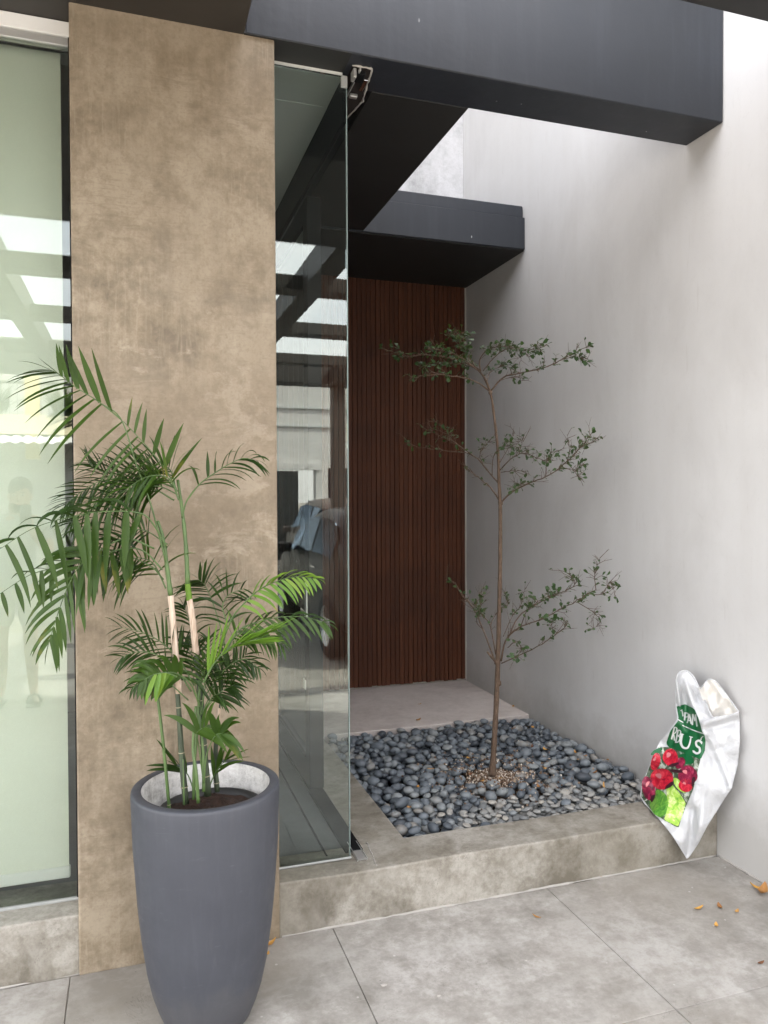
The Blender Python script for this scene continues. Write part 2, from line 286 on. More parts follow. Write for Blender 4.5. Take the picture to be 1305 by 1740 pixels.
# ------------------------------------------------------------------ object helpers
def setsmooth(me, on=True):
    me.polygons.foreach_set('use_smooth', [on]*len(me.polygons))
def tag(o, label=None, cat=None, group=None, kind=None):
    if label: o['label'] = label
    if cat: o['category'] = cat
    if group: o['group'] = group
    if kind: o['kind'] = kind
    return o
def link(name, me, parent=None):
    o = bpy.data.objects.new(name, me); C.objects.link(o)
    if parent: o.parent = parent
    return o
def empty(name, loc=(0, 0, 0), rz=0.):
    o = bpy.data.objects.new(name, None); C.objects.link(o); o.location = loc; o.rotation_euler = (0, 0, rz); o.empty_display_size = .05
    return o
def mesh(name, vs_, fs, mat, parent=None, smooth=False):
    me = bpy.data.meshes.new(name); me.from_pydata([tuple(v) for v in vs_], [], fs); me.update()
    me.materials.append(M[mat] if isinstance(mat, str) else mat)
    if smooth: setsmooth(me)
    return link(name, me, parent)
def bm_obj(name, bm, mat, parent=None, smooth=False):
    me = bpy.data.meshes.new(name); bm.normal_update(); bm.to_mesh(me); bm.free(); me.materials.append(M[mat])
    if smooth: setsmooth(me)
    return link(name, me, parent)
def box_bm(x0, x1, y0, y1, z0, z1, bev=0., seg=1, bm=None):
    b = bmesh.new()
    r = bmesh.ops.create_cube(b, size=1)
    for v in r['verts']:
        v.co = Vector(((x0+x1)/2+v.co.x*(x1-x0), (y0+y1)/2+v.co.y*(y1-y0), (z0+z1)/2+v.co.z*(z1-z0)))
    if bev: bmesh.ops.bevel(b, geom=list(b.edges), offset=bev, segments=seg, affect='EDGES', profile=.5)
    if bm is None: return b
    me = bpy.data.meshes.new('tmp'); b.to_mesh(me); b.free(); bm.from_mesh(me); bpy.data.meshes.remove(me); return bm
def box(name, x0, x1, y0, y1, z0, z1, mat, parent=None, bev=.004, seg=1):
    return bm_obj(name, box_bm(x0, x1, y0, y1, z0, z1, bev, seg), mat, parent)
def tube_geo(pts, rad, seg=8, caps=True):
    pts = [Vector(p) for p in pts]; n = len(pts)
    if not hasattr(rad, '__len__'): rad = [rad]*n
    vs_, fs = [], []
    T0 = (pts[1]-pts[0]).normalized()
    ref = Vector((0, 0, 1)) if abs(T0.z) < .9 else Vector((1, 0, 0))
    N = T0.cross(ref).normalized()
    for i in range(n):
        T = (pts[min(i+1, n-1)]-pts[max(i-1, 0)]).normalized()
        N = (N - T*N.dot(T)).normalized(); B = T.cross(N)
        for k in range(seg):
            a = 2*math.pi*k/seg; vs_.append(pts[i]+(N*math.cos(a)+B*math.sin(a))*rad[i])
    for i in range(n-1):
        for k in range(seg):
            k2 = (k+1) % seg; fs.append((i*seg+k, i*seg+k2, (i+1)*seg+k2, (i+1)*seg+k))
    if caps:
        fs.append(tuple(range(seg-1, -1, -1))); fs.append(tuple((n-1)*seg+k for k in range(seg)))
    return vs_, fs
class MB:
    def __init__(s): s.v = []; s.f = []
    def add(s, g):
        o = len(s.v); s.v += list(g[0]); s.f += [tuple(i+o for i in f) for f in g[1]]; return s
    def build(s, name, mat, parent=None, smooth=True): return mesh(name, s.v, s.f, mat, parent, smooth)
def lathe(name, prof, mat, parent=None, seg=64, cx=0, cy=0):
    vs_, fs = [], []; n = len(prof)
    for k in range(seg):
        a = 2*math.pi*k/seg
        for r, z in prof: vs_.append((cx+r*math.cos(a), cy+r*math.sin(a), z))
    for k in range(seg):
        k2 = (k+1) % seg
        for i in range(n-1): fs.append((k*n+i, k2*n+i, k2*n+i+1, k*n+i+1))
    return mesh(name, vs_, fs, mat, parent, True)
def spline(pts, n):
    P = [np.array(p, float) for p in pts]; P = [2*P[0]-P[1]]+P+[2*P[-1]-P[-2]]
    segs = len(P)-3; out = []
    for i in range(n):
        u = i/(n-1)*segs; k = min(int(u), segs-1); f = u-k
        a, b, c, d = P[k:k+4]
        out.append(.5*((2*b)+(-a+c)*f+(2*a-5*b+4*c-d)*f*f+(-a+3*b-3*c+d)*f**3))
    return out

# ================================================================== SETTING
XR, YF, ZC, ZS, ZL = 2.392, 2.645, 3.137, .187, .17      # right wall, facade line, soffit height, step and landing tops
YB = 5.27

gnd = mesh('ground', [(-300, -300, -.13), (300, -300, -.13), (300, 300, -.13), (-300, 300, -.13)], [(0, 1, 2, 3)], 'ground_earth'); gnd['kind'] = 'structure'
fl = box('floor', -4.6, 2.62, -5.6, YF+.3, -.12, -.0065, 'kerb_cement', bev=0); fl['kind'] = 'structure'
xs = [-.206-.88*k for k in range(4, 0, -1)]+[-.206, .672, 1.548, XR-.004]; ys = [YF-.004, 1.883, 1.12, .36, -.4, -1.16, -1.92, -2.68, -3.44, -4.2]
for i in range(len(xs)-1):
    for j in range(len(ys)-1):
        if ys[j] < -1.0 and (i == 0): pass
        b = box_bm(xs[i]+.0013, xs[i+1]-.0013, ys[j+1]+.0013, ys[j]-.0013, -.06, random.uniform(-.0008, .0008), .0015)
        bm_obj('slab', b, 'floor_cement', fl)
st = box('street', -60, 60, -10.2, -5.6, -.12, -.045, 'asphalt', bev=0); st['kind'] = 'structure'
pv = box('pavement', -60, 60, -11.4, -10.2, -.12, .06, 'floor_cement', bev=.01); pv['kind'] = 'structure'
pv2 = box('pavement', 2.66, 8, -5.6, .2, -.12, -.002, 'floor_cement', bev=.005); pv2['kind'] = 'structure'

# step in front of the bed, running to the left under the window
stp = empty('concrete_step', (1.2, YF, 0)); tag(stp, 'raised weathered concrete step edging the pebble bed', 'step')
def par(o, p):            # parent while keeping world coordinates of the mesh
    o.parent = p; o.matrix_parent_inverse = Matrix.Translation(-Vector(p.location)) if p.rotation_euler.z == 0 else p.matrix_basis.inverted(); return o
def rough_block(name, x0, x1, y0, y1, z0, z1, mat, parent, amp=.003, bev=.006, cuts=10):
    b = box_bm(x0, x1, y0, y1, z0, z1)
    es = [e for e in b.edges if abs(e.verts[0].co.x-e.verts[1].co.x) > .3]
    n = max(2, int((x1-x0)/.09))
    bmesh.ops.subdivide_edges(b, edges=es, cuts=n, use_grid_fill=True)
    bmesh.ops.bevel(b, geom=[e for e in b.edges if len(e.link_faces) == 2 and e.calc_face_angle() > .5], offset=bev, segments=2, affect='EDGES', profile=.5)
    for v in b.verts:
        v.co.z += amp*math.sin(v.co.x*7.3+v.co.y*4)*.5 if v.co.z > z1-.03 else 0
        if v.co.y < y0+.03: v.co.y += amp*math.sin(v.co.x*9.1+v.co.z*21)
    o = bm_obj(name, b, mat, None); 
    if parent: par(o, parent)
    return o
rough_block('kerb_block', .477, XR-.002, YF+.001, 2.855, -.02, ZS, 'kerb_cement', stp)
rough_block('kerb_block', .84, 1.026, 2.857, 4.288, -.02, ZS-.004, 'kerb_cement', stp, amp=.001)
led = empty('window_ledge', (-1.5, YF, 0)); tag(led, 'low concrete ledge under the blinded window', 'ledge')
par(rough_block('ledge_block', -4.6, -.176, YF+.003, 2.9, -.02, ZS+.006, 'kerb_cement', None), led)
lan = rough_block('landing', .3, XR-.002, 4.29, YB+.02, -.02, ZL, 'landing_cement', None, amp=.002); tag(lan, 'smooth concrete landing before the slatted timber wall', 'landing')
# thin mortar fillets where floor meets step and wall
def crumbly(name, a, b, r, n, mat='mortar', seed=1):
    rr = random.Random(seed); pts = []; rad = []
    for i in range(n):
        f = i/(n-1); p = Vector(a).lerp(Vector(b), f)
        pts.append(p+Vector((rr.uniform(-.002, .002), rr.uniform(-.002, .002), 0))); rad.append(r*rr.uniform(.35, 1.15))
    g = tube_geo(pts, rad, 5); return g
mb = MB(); mb.add(crumbly('f', (.848, YF+.02, ZS-.001), (.87, 2.86, ZS-.001), .0035, 24, seed=13)); mb.add(crumbly('f', (.49, YF-.001, .0), (XR-.01, YF+.001, .0), .006, 60, seed=3)); 
mb.add(crumbly('f', (XR, YF, .0), (XR, 1.6, .0), .007, 40, seed=4)); mb.add(crumbly('f', (-2, YF+.004, .0), (-.18, YF+.004, .0), .006, 40, seed=5))
o = mb.build('mortar_joint', 'mortar'); tag(o, 'thin pale mortar line along foot of step and wall', 'mortar')

# pillar
b = box_bm(-.18, .481, YF-.003, 2.99, -.02, ZC+.02); bmesh.ops.bevel(b, geom=[e for e in b.edges if abs(e.verts[0].co.z-e.verts[1].co.z) > 1], offset=.006, segments=2, affect='EDGES', profile=.5)
pil = bm_obj('concrete_pillar', b, 'pillar_plaster'); tag(pil, 'tall flat tan cement plastered pillar behind the grey planter', 'pillar')

# right boundary wall, back wall
rw = box('boundary_wall', XR, XR+.22, .9, YB+.4, -.12, 7.4, 'white_wall', bev=.004); tag(rw, 'tall plain off-white plastered wall on the right', 'wall')
bw = box('back_wall', .2, XR-.001, YB+.025, YB+.3, 3.1, 7.4, 'grey_render', bev=0); tag(bw, 'grey rendered wall rising above the rear canopy', 'wall')

# slatted timber wall
sw = empty('slatted_timber_wall', (1.7, YB, ZL)); tag(sw, 'dark brown wall of narrow vertical timber slats', 'slat wall')
par(box('backing', .25, XR-.003, YB+.004, YB+.024, ZL-.01, ZC, 'timber_backing', bev=0), sw)
par(box('mortar_strip', .25, XR-.003, YB-.002, YB+.003, ZL-.005, ZL+.045, 'mortar', bev=0), sw)
par(box('edge_bead', XR-.012, XR-.002, YB-.022, YB-.003, ZL-.004, ZC-.004, 'mortar', bev=.002), sw)
pitch = .0352; k = 0; x = XR-.014
while x > .3:
    w = pitch-random.choice((.0018, .0022, .0026, .004)); z0 = ZL+.010+random.uniform(0, .009)
    o = box('slat', -w/2, w/2, -.011, .011, z0, ZC-.003, 'dark_timber', None, bev=.0022)
    o.location = (x-w/2-sw.location.x, -.0155+random.uniform(-.001, .001), -sw.location.z); o.parent = sw
    x -= pitch; k += 1

# ------------------------------------------------------------------ overhead concrete
mbm = box('roof_beam', .379, XR-.002, 2.63, 2.857, ZC, 3.86, 'charcoal_paint', bev=.004); tag(mbm, 'charcoal painted beam spanning above the entrance to the white wall', 'beam')
sof = empty('entrance_soffit', (.9, 3.6, ZC)); tag(sof, 'black underside slab running back above the glass', 'soffit')
par(box('slab_edge', .9, 1.316, 2.859, 4.338, ZC+.001, 3.55, 'soffit_black', bev=.003), sof)
par(box('slab_strip', .375, .758, 2.632, 2.857, ZC-.0005, ZC+.3, 'soffit_black', bev=0), sof).hide_render = False
can = empty('rear_canopy', (1.8, 4.34, ZC)); tag(can, 'charcoal canopy slab over the slatted wall with upstand', 'canopy')
par(box('slab', .9, XR-.003, 4.342, YB+.02, ZC-.004, 3.335, 'charcoal_paint', bev=.004), can)
par(box('upstand', .9, XR-.006, 4.362, 4.50, 3.337, 3.415, 'charcoal_paint', bev=.006), can)
par(box('underside', .9, XR-.004, 4.356, YB+.018, ZC-.010, ZC-.0045, 'soffit_black', bev=0), can)
# front porch slab: wide soffit left, band over the right, then open rafters
pg = empty('pergola', (0, .8, 0)); tag(pg, 'dark concrete pergola of beams and open bays over the drive', 'pergola')
par(box('roof_slab', -4.6, .376, .83, 2.95, ZC, 3.6, 'brown_paint', bev=.004), pg)
par(box('roof_slab', .378, 1.41, .83, 2.037, ZC+.001, 3.6, 'soffit_black', bev=.004), pg)
par(box('rafter', 1.412, 4.6, 1.83, 2.037, ZC+.001, 3.5, 'soffit_black', bev=.004), pg)
par(box('rafter', 1.412, 4.6, .83, .98, ZC+.002, ZC+.2, 'brown_paint', bev=.004), pg)
for y in (-.2, -1.7, -3.3): par(box('rafter', -4.6, 4.6, y-.2, y, ZC+.003, ZC+.115, 'brown_paint', bev=.004), pg)
par(box('rafter', -4.6, 4.6, -5.1, -4.75, ZC+.002, ZC+.4, 'brown_paint', bev=.004), pg)
for x0, x1 in ((-1.0, -.83), (1.24, 1.41), (2.6, 2.85)): par(box('beam', x0, x1, -4.75, .83, ZC, ZC+.2, 'brown_paint', bev=.004), pg)
for x0 in (-4.4, 2.69): par(box('post', x0, x0+.17, -5.05, -4.85, -.05, ZC, 'brown_paint', bev=.006), pg)

# ------------------------------------------------------------------ house: rooms behind the glass and an added storey above
hs = empty('house', (-1.5, 4, 0)); tag(hs, 'house with rooms behind the glass and an added unseen storey above', 'house')
def hp(name, *a, **k): return par(box(name, *a, **k), hs)
hp('light_block_storey', -7, .75, 3.3, 9, 3.62, 6.2, 'grey_render', bev=0)  # unseen storey, added to block sun and cut sky light in the slot
hp('roof', -7, 1.31, 2.97, 9, 3.5, 3.615, 'grey_render', bev=0)
hp('room_floor', -4.6, .838, 2.858, YB, -.02, ZS-.004, 'room_floor', bev=0)
hp('room_floor', .30, .482, 2.70, 2.857, -.02, ZS-.006, 'room_floor', bev=0)
hp('room_ceiling', -4.6, .757, 2.995, YB+.02, 3.12, 3.5, 'ceiling_paint', bev=0)
hp('room_ceiling', .482, .757, 2.762, 2.995, 3.122, 3.5, 'ceiling_paint', bev=0)
hp('room_wall', -4.6, .25, YB, YB+.2, ZS-.01, 3.3, 'room_paint', bev=0)
hp('room_wall', -4.7, -4.6, YF, YB+.2, -.1, 3.6, 'room_paint', bev=0)
hp('room_wall', -.16, .10, 2.995, YB, ZS-.01, 3.118, 'room_paint', bev=0)

# left window: glass, frame, roller blind
win = empty('shop_window', (-.6, 2.77, ZS)); tag(win, 'tall frameless window left of the tan pillar', 'window')
par(box('pane', -4.5, -.192, 2.768, 2.778, ZS+.008, 3.06, 'window_glass', bev=0), win)
par(box('side_channel', -.191, -.1805, 2.755, 2.80, ZS+.007, 3.10, 'black_steel', bev=.001), win)
par(box('sealant', -4.5, -.182, 2.752, 2.768, ZS+.004, ZS+.014, 'sealant', bev=.003), win)
par(box('head_channel', -4.5, -.182, 2.758, 2.792, 3.060, 3.086, 'aluminium', bev=.002), win)
par(box('head_channel', -4.5, -.182, 2.75, 2.80, 3.088, 3.136, 'white_plastic', bev=.002), win)
bl = empty('roller_blind', (-.6, 2.85, 3.05)); tag(bl, 'pale green roller blind pulled down behind the left window', 'blind')
vs_, fs = [], []
for i in range(31):
    for j in range(2): vs_.append((-.222-4.2*j, 2.85+.003*math.sin(i*.6), 3.08-(3.08-.262)*i/30))
for i in range(30): fs.append((2*i, 2*i+1, 2*i+3, 2*i+2))
par(mesh('fabric', vs_, fs, 'blind_fabric', None, True), bl)
par(box('bottom_rail', -4.42, -.218, 2.838, 2.862, .232, .272, 'white_plastic', bev=.004), bl)

# front glass panel
gp = empty('glass_panel', (.63, 2.76, ZS)); tag(gp, 'tall clear frameless glass panel right of the pillar', 'glass panel')
par(box('pane', .483, .768, 2.755, 2.765, ZS+.003, 3.121, 'clear_glass', bev=0), gp)
par(box('polished_edge', .7682, .7722, 2.7545, 2.7655, ZS+.003, 3.121, 'glass_edge', bev=.001), gp)
par(box('sealant', .483, .775, 2.744, 2.754, ZS+.001, ZS+.009, 'sealant', bev=.003), gp)
par(box('sealant', .4815, .4835, 2.75, 2.754, ZS, 3.12, 'sealant', bev=0), gp)
par(box('clip', .747, .771, 2.744, 2.7545, 3.075, 3.118, 'sealant', bev=.002), gp)
# sliding doors on the return
sl = empty('sliding_door', (.79, 4.3, ZS)); tag(sl, 'black framed sliding door set back behind the glass panel', 'door')
def dp(name, *a, **k): return par(box(name, *a, **k), sl)
for (y0, y1, xo) in ((3.42, 4.33, 0.), (4.334, 5.235, .0)):
    x0, x1 = .765+xo, .832+xo
    for ya, yb in ((y0, y0+.085), (y1-.085, y1)): dp('stile', x0, x1, ya, yb, ZS+.02, 2.93, 'black_steel', bev=.002)
    for za, zb in ((ZS+.02, ZS+.14), (2.83, 2.93)): dp('rail', x0+.001, x1-.001, y0+.0855, y1-.0855, za, zb, 'black_steel', bev=.002)
    dp('pane', x0+.010, x0+.016, y0+.084, y1-.084, ZS+.138, 2.832, 'pale_glass', bev=0)
dp('header', .7595, .776, 2.77, 5.24, 2.96, 3.135, 'black_steel', bev=.003)
dp('track', .765, .834, 2.80, 5.24, ZS-.012, ZS+.008, 'black_steel', bev=.001)
dp('track', .688, .694, 2.80, 5.24, ZS-.012, ZS+.002, 'black_steel', bev=.001)
dp('lock', .755, .764, 3.435, 3.475, 1.0, 1.16, 'aluminium', bev=.002)
dp('tag', .751, .7545, 3.44, 3.478, .665, .71, 'white_plastic', bev=.001)
ch = empty('floor_channel', (.81, 2.8, ZS)); tag(ch, 'short aluminium floor channel at the foot of the glass edge', 'channel')
for x0 in (.790, .826): par(box('flange', x0, x0+.003, 2.72, 2.87, ZS-.004, ZS+.010, 'aluminium', bev=.001), ch)
par(box('web', .7935, .8255, 2.72, 2.87, ZS+.0025, ZS+.0045, 'aluminium', bev=0), ch)
# opened-up soffit with the closer hardware
hk = empty('door_closer_pocket', (.82, 2.8, ZC)); tag(hk, 'ragged soffit opening drawn as a flat dark sheet with exposed metal hardware above the glass', 'bracket')
mbk = MB(); rr = random.Random(5); loop = [(.780, 2.70), (.852, 2.698), (.876, 2.78), (.884, 2.93), (.872, 3.05)]
mbk.add(crumbly('r', (.779, 2.70, ZC-.003), (.852, 2.698, ZC-.003), .006, 8, seed=8)); mbk.add(crumbly('r', (.852, 2.698, ZC-.003), (.885, 2.93, ZC-.003), .0055, 12, seed=9)); mbk.add(crumbly('r', (.885, 2.93, ZC-.003), (.86, 3.08, ZC-.003), .004, 9, seed=10))
par(mbk.build('broken_rim', 'mortar'), hk)
par(mesh('pocket_shade', [(x, y, ZC-.0022) for x, y in ((.779, 2.70), (.852, 2.698), (.872, 2.78), (.884, 2.93), (.86, 3.08), (.81, 3.02), (.781, 2.9))], [(0, 1, 2, 3, 4, 5, 6)], 'timber_backing'), hk)  # flat dark sheet stands in for the shade inside the hollow
for (x0, x1, y0, y1, z0, z1, mt) in ((.80, .835, 2.72, 2.78, 3.118, 3.1335, 'black_steel'), (.806, .812, 2.70, 2.97, 3.120, 3.1335, 'aluminium'), (.84, .858, 2.76, 2.84, 3.122, 3.1335, 'chrome'), (.785, .797, 2.71, 2.75, 3.10, 3.1335, 'aluminium'), (.82, .85, 2.88, 2.90, 3.12, 3.1335, 'aluminium')):
    par(box('plate', x0, x1, y0, y1, z0, z1, mt, bev=.002), hk)

# ================================================================== PLANTER AND PALM
PD = 2.256                                             # distance of the planter from the lens along the view axis
pc = PX(347, 870, PD); PCX, PCY = pc.x, pc.y
pot = empty('planter', (PCX, PCY, 0)); tag(pot, 'tall tapering slate grey planter standing before the pillar', 'planter')
prof = [(.0, .001), (.11, .001), (.121, .004), (.128, .014), (.145, .055), (.161, .104), (.175, .168), (.185, .239), (.190, .272), (.200, .373), (.2045, .44), (.2115, .539), (.2135, .608), (.2155, .66), (.216, .69), (.2145, .698), (.211, .7005), (.190, .7005), (.1865, .6985)]
lathe('shell', prof, 'pot_glaze', pot, 96)
rr = random.Random(3)
vs_, fs = [], []; seg = 72; ip = [(.1866, .6984), (.185, .68), (.183, .65), (.180, .60), (.17, .5), (.0, .5)]
for k in range(seg):
    a = 2*math.pi*k/seg
    for i, (r, z) in enumerate(ip):
        q = rr.uniform(-.0025, .0025) if 0 < i < 4 else 0
        vs_.append(((r+q)*math.cos(a), (r+q)*math.sin(a), z+q))
for k in range(seg):
    k2 = (k+1) % seg
    for i in range(len(ip)-1): fs.append((k*6+i, k*6+i+1, k2*6+i+1, k2*6+i))
mesh('lining', vs_, fs, 'pot_inside', pot, True)
npx, npy = .012, -.024
lathe('nursery_pot', [(.12, .50), (.150, .632), (.154, .634), (.154, .638), (.147, .638), (.145, .60)], 'nursery_pot', pot, 48, npx, npy)
vs_, fs = [], []; n = 26
for j in range(n+1):
    for k in range(40):
        a = 2*math.pi*k/40; r = .148*j/n
        vs_.append((npx+r*math.cos(a), npy+r*math.sin(a), .618+rr.uniform(-.006, .007)+.006*(1-j/n)))
for j in range(n):
    for k in range(40): fs.append((j*40+k, j*40+(k+1) % 40, (j+1)*40+(k+1) % 40, (j+1)*40+k))
soil = mesh('soil', vs_, fs, 'potting_soil', pot, False)

palm = empty('bamboo_palm', (PCX+npx, PCY+npy, .62)); tag(palm, 'bushy green palm with several canes growing in the planter', 'palm')
def ppt(p): return PX(p[0], p[1], PD+(p[2] if len(p) > 2 else 0))
def pobj(name, g, mat, parent, smooth=True):
    o = mesh(name, [Vector(v)-palm.location for v in g[0]], g[1], mat, None, smooth); o.parent = parent
    return o
def cane(pts, r0, r1, mat, rings=0, sheath=None):
    P = spline([ppt(p) for p in pts], 22); rad = [r0+(r1-r0)*i/21 for i in range(22)]
    st_ = pobj('cane', tube_geo(P, rad, 10), mat, palm)
    for k in range(rings):
        i = int(2+k*(18/max(1, rings))); a, b = Vector(P[i]), Vector(P[i+1]); d = (b-a).normalized()
        pobj('ring', tube_geo([a-d*.0012, a, a+d*.0012], [rad[i]*1.04, rad[i]*1.22, rad[i]*1.04], 10), 'ring_scar', st_)
    if sheath:
        for (sp, ra, rb, smat) in sheath:
            Q = spline([ppt(p) for p in sp], 14)
            pobj('sheath', tube_geo(Q, [ra+(rb-ra)*i/13 + .0006*math.sin(i*2.1) for i in range(14)], 10), smat, st_)
    return st_
cane([(288, 1378, -.02), (285, 1345, -.02), (278, 1270, -.02), (268, 1185, -.02), (262, 1150, -.02)], .0055, .004, 'palm_stem_green', 1)
cane([(316, 1366, -.04), (309, 1290, -.04), (304, 1210, -.04), (297, 1120, -.04), (291, 1018, -.04)], .0098, .005, 'palm_cane_dark', 4,
     [([(304, 1178, -.04), (299, 1120, -.04), (294, 1060, -.04), (290, 1012, -.04)], .0100, .0086, 'dry_sheath'), ([(290, 1012, -.04), (284, 965, -.04), (277, 915, -.045), (268, 885, -.05)], .0078, .004, 'palm_stem_green')])
cane([(353, 1352, .02), (347, 1280, .015), (342, 1200, .01), (335, 1130, .0), (327, 1060, -.01), (321, 1005, -.01)], .0118, .005, 'palm_cane_dark', 5,
     [([(333, 1112, 0), (328, 1060, -.01), (322, 1018, -.01)], .0104, .0088, 'dry_sheath'), ([(322, 1020, -.01), (320, 1003, -.01), (319, 992, -.01)], .0092, .0085, 'palm_bright'), ([(319, 994, -.01), (316, 930, -.01), (310, 870, -.01), (302, 815, -.01)], .0074, .004, 'palm_stem_green')])
cane([(369, 1345, .05), (366, 1290, .05), (371, 1210, .05), (376, 1150, .05)], .0085, .005, 'palm_cane_dark', 2, [([(369, 1240, .05), (372, 1190, .05), (374, 1160, .05)], .0075, .005, 'dry_sheath')])
cane([(337, 1364, -.06), (333, 1310, -.06), (328, 1270, -.05), (333, 1200, -.04)], .0055, .004, 'palm_stem_green')
cane([(329, 1358, -.03), (330, 1300, -.03), (336, 1230, -.02), (340, 1150, -.01)], .005, .004, 'palm_stem_green')
cane([(346, 1345, -.03), (345, 1280, -.02), (338, 1200, .0), (345, 1140, .0)], .005, .0035, 'palm_stem_green')
cane([(313, 1368, -.09), (312, 1330, -.09), (311, 1290, -.08)], .002, .0015, 'palm_stem_green')

BIGLEAF = [0]
def leaflet_geo(p0, d, L, w, droop, N, seg=7, twist=0., blunt=0., fold=.25):
    vs_, fs = [], []; pos = Vector(p0); cur = Vector(d).normalized(); st_ = L/seg
    for i in range(seg+1):
        f = i/seg
        wid = w*(math.sin(math.pi*min(1, (f*.9+.1)))**.75)*(1-.35*f) if not blunt else w*min(1, .25+f*2)*(1. if f < .99 else .8)
        if f > .97 and not blunt: wid = w*.03
        W_ = cur.cross(N)
        if W_.length < .05: W_ = cur.cross(Vector((1, 0, 0)))
        W_.normalize(); Nn = W_.cross(cur).normalized()
        vs_ += [pos-W_*wid*.5+Nn*wid*fold*.5, pos.copy(), pos+W_*wid*.5+Nn*wid*fold*.5]
        if i:
            o = 3*(i-1); fs += [(o, o+1, o+4, o+3), (o+1, o+2, o+5, o+4)]
        pos = pos+cur*st_
        cur = (cur+Vector((0, 0, -1))*droop*(1.2/seg)*(.35+1.3*f)).normalized()
    return vs_, fs
def frond(pts, n, L, w, ang=(65, 35), droop=.8, mat='palm_mid', start=.2, sides=(1, -1), big=True, rr_=.0028, side_scale={}, depth=.25, seed=0, lift=0., jitter=.12, tipleaf=True, stemmat='palm_stem_green', Lp=None, Nup=.7):
    rnd = random.Random(seed*97+5)
    P = [Vector(q) for q in spline([ppt(p) for p in pts], 40)]
    fr = pobj('frond', tube_geo(P, [rr_*(1-.75*i/39) for i in range(40)], 6), stemmat, palm)
    rest = MB(); n = int(round(n*(1.3 if big else 1.25)))
    for sd_ in sides:
        for k in range(n):
            f = start+(1-start)*(k+.5+rnd.uniform(-.2, .2)+(.25 if sd_ > 0 else 0))/n; f = min(f, .985)
            i = min(int(f*39), 38); p0 = P[i].lerp(P[i+1], f*39-i); T = (P[i+1]-P[i]).normalized()
            S = -T.cross(FW).normalized()*sd_
            g = (f-start)/(1-start)
            a = R(ang[0]+(ang[1]-ang[0])*g+rnd.uniform(-6, 6))
            d = T*math.cos(a)+S*math.sin(a)+FW*rnd.uniform(-depth, depth*.4)+Vector((0, 0, lift))
            prof_ = (.62+.38*math.sin(math.pi*(.15+.8*g)))*(1-.35*g) if Lp is None else Lp[0]+(Lp[1]-Lp[0])*g
            LL = L*prof_*rnd.uniform(1-jitter, 1+jitter)*side_scale.get(sd_, 1.)
            N = (Vector((0, 0, 1))*Nup-FW*(1.1-Nup)+Vector((rnd.uniform(-.4, .4), rnd.uniform(-.3, .3), rnd.uniform(-.2, .2)))).normalized()
            geo = leaflet_geo(p0, d, LL*1.18, 1.15*w*rnd.uniform(.8, 1.1)*(1-.3*g), droop*rnd.uniform(.7, 1.3), N)
            # keep foliage in front of the pillar face
            geo = ([Vector((v.x, min(v.y, 2.632), v.z)) if -.185 < v.x < .49 else Vector((v.x, min(v.y, 2.745), v.z)) for v in geo[0]], geo[1])
            if big and BIGLEAF[0] < 295:
                pobj('leaflet', geo, mat, fr); BIGLEAF[0] += 1
            else: rest.add(geo)
    if tipleaf:
        T = (P[-1]-P[-3]).normalized()
        rest.add(leaflet_geo(P[-1], T, L*.45, w*.6, droop, Vector((0, 0, 1))))
    if rest.v:
        o = pobj('fine_leaflets', (rest.v, rest.f), mat, fr); o['kind'] = 'stuff'
    return fr
# upper left frond
frond([(282, 955, -.05), (257, 860, -.06), (232, 790, -.07), (206, 713, -.08), (171, 685, -.10), (129, 658, -.12), (100, 636, -.14), (84, 628, -.15)], 9, .185, .019, (78, 25), .55, 'palm_mid', .55, (-1,), seed=1, depth=.15, rr_=.003, Lp=(1.0, .45))
frond([(206, 713, -.08), (171, 685, -.10), (129, 658, -.12), (100, 636, -.14)], 5, .15, .022, (35, 40), -.12, 'palm_mid', .05, (1,), seed=2, depth=.1, rr_=.0024, Lp=(1.05, .45), Nup=.2)
frond([(304, 850, -.03), (290, 812, -.04), (267, 779, -.05), (238, 746, -.06), (210, 716, -.07)], 5, .105, .017, (55, 50), .35, 'palm_mid', .15, (1,), seed=3, depth=.1, rr_=.003, Lp=(1.25, .62), tipleaf=False, Nup=.35)
frond([(290, 812, -.04), (267, 779, -.05), (238, 746, -.06), (205, 712, -.07)], 6, .17, .016, (95, 85), .7, 'palm_mid', .12, (-1,), seed=4, depth=.12, rr_=.002, Lp=(.75, 1.05), tipleaf=False)
# dark middle-left mass
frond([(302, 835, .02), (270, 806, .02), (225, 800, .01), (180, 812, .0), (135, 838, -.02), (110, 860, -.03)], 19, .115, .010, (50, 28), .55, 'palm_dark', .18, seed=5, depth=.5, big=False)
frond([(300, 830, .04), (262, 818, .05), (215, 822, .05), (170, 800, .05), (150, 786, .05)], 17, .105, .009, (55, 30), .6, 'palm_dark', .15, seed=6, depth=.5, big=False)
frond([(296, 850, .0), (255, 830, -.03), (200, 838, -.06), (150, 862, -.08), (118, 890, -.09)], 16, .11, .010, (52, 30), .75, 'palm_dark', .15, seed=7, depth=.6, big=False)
frond([(300, 840, .03), (290, 800, .04), (265, 790, .05), (235, 800, .05)], 10, .11, .011, (60, 40), .8, 'palm_dark', .2, seed=27, depth=.5, big=False)
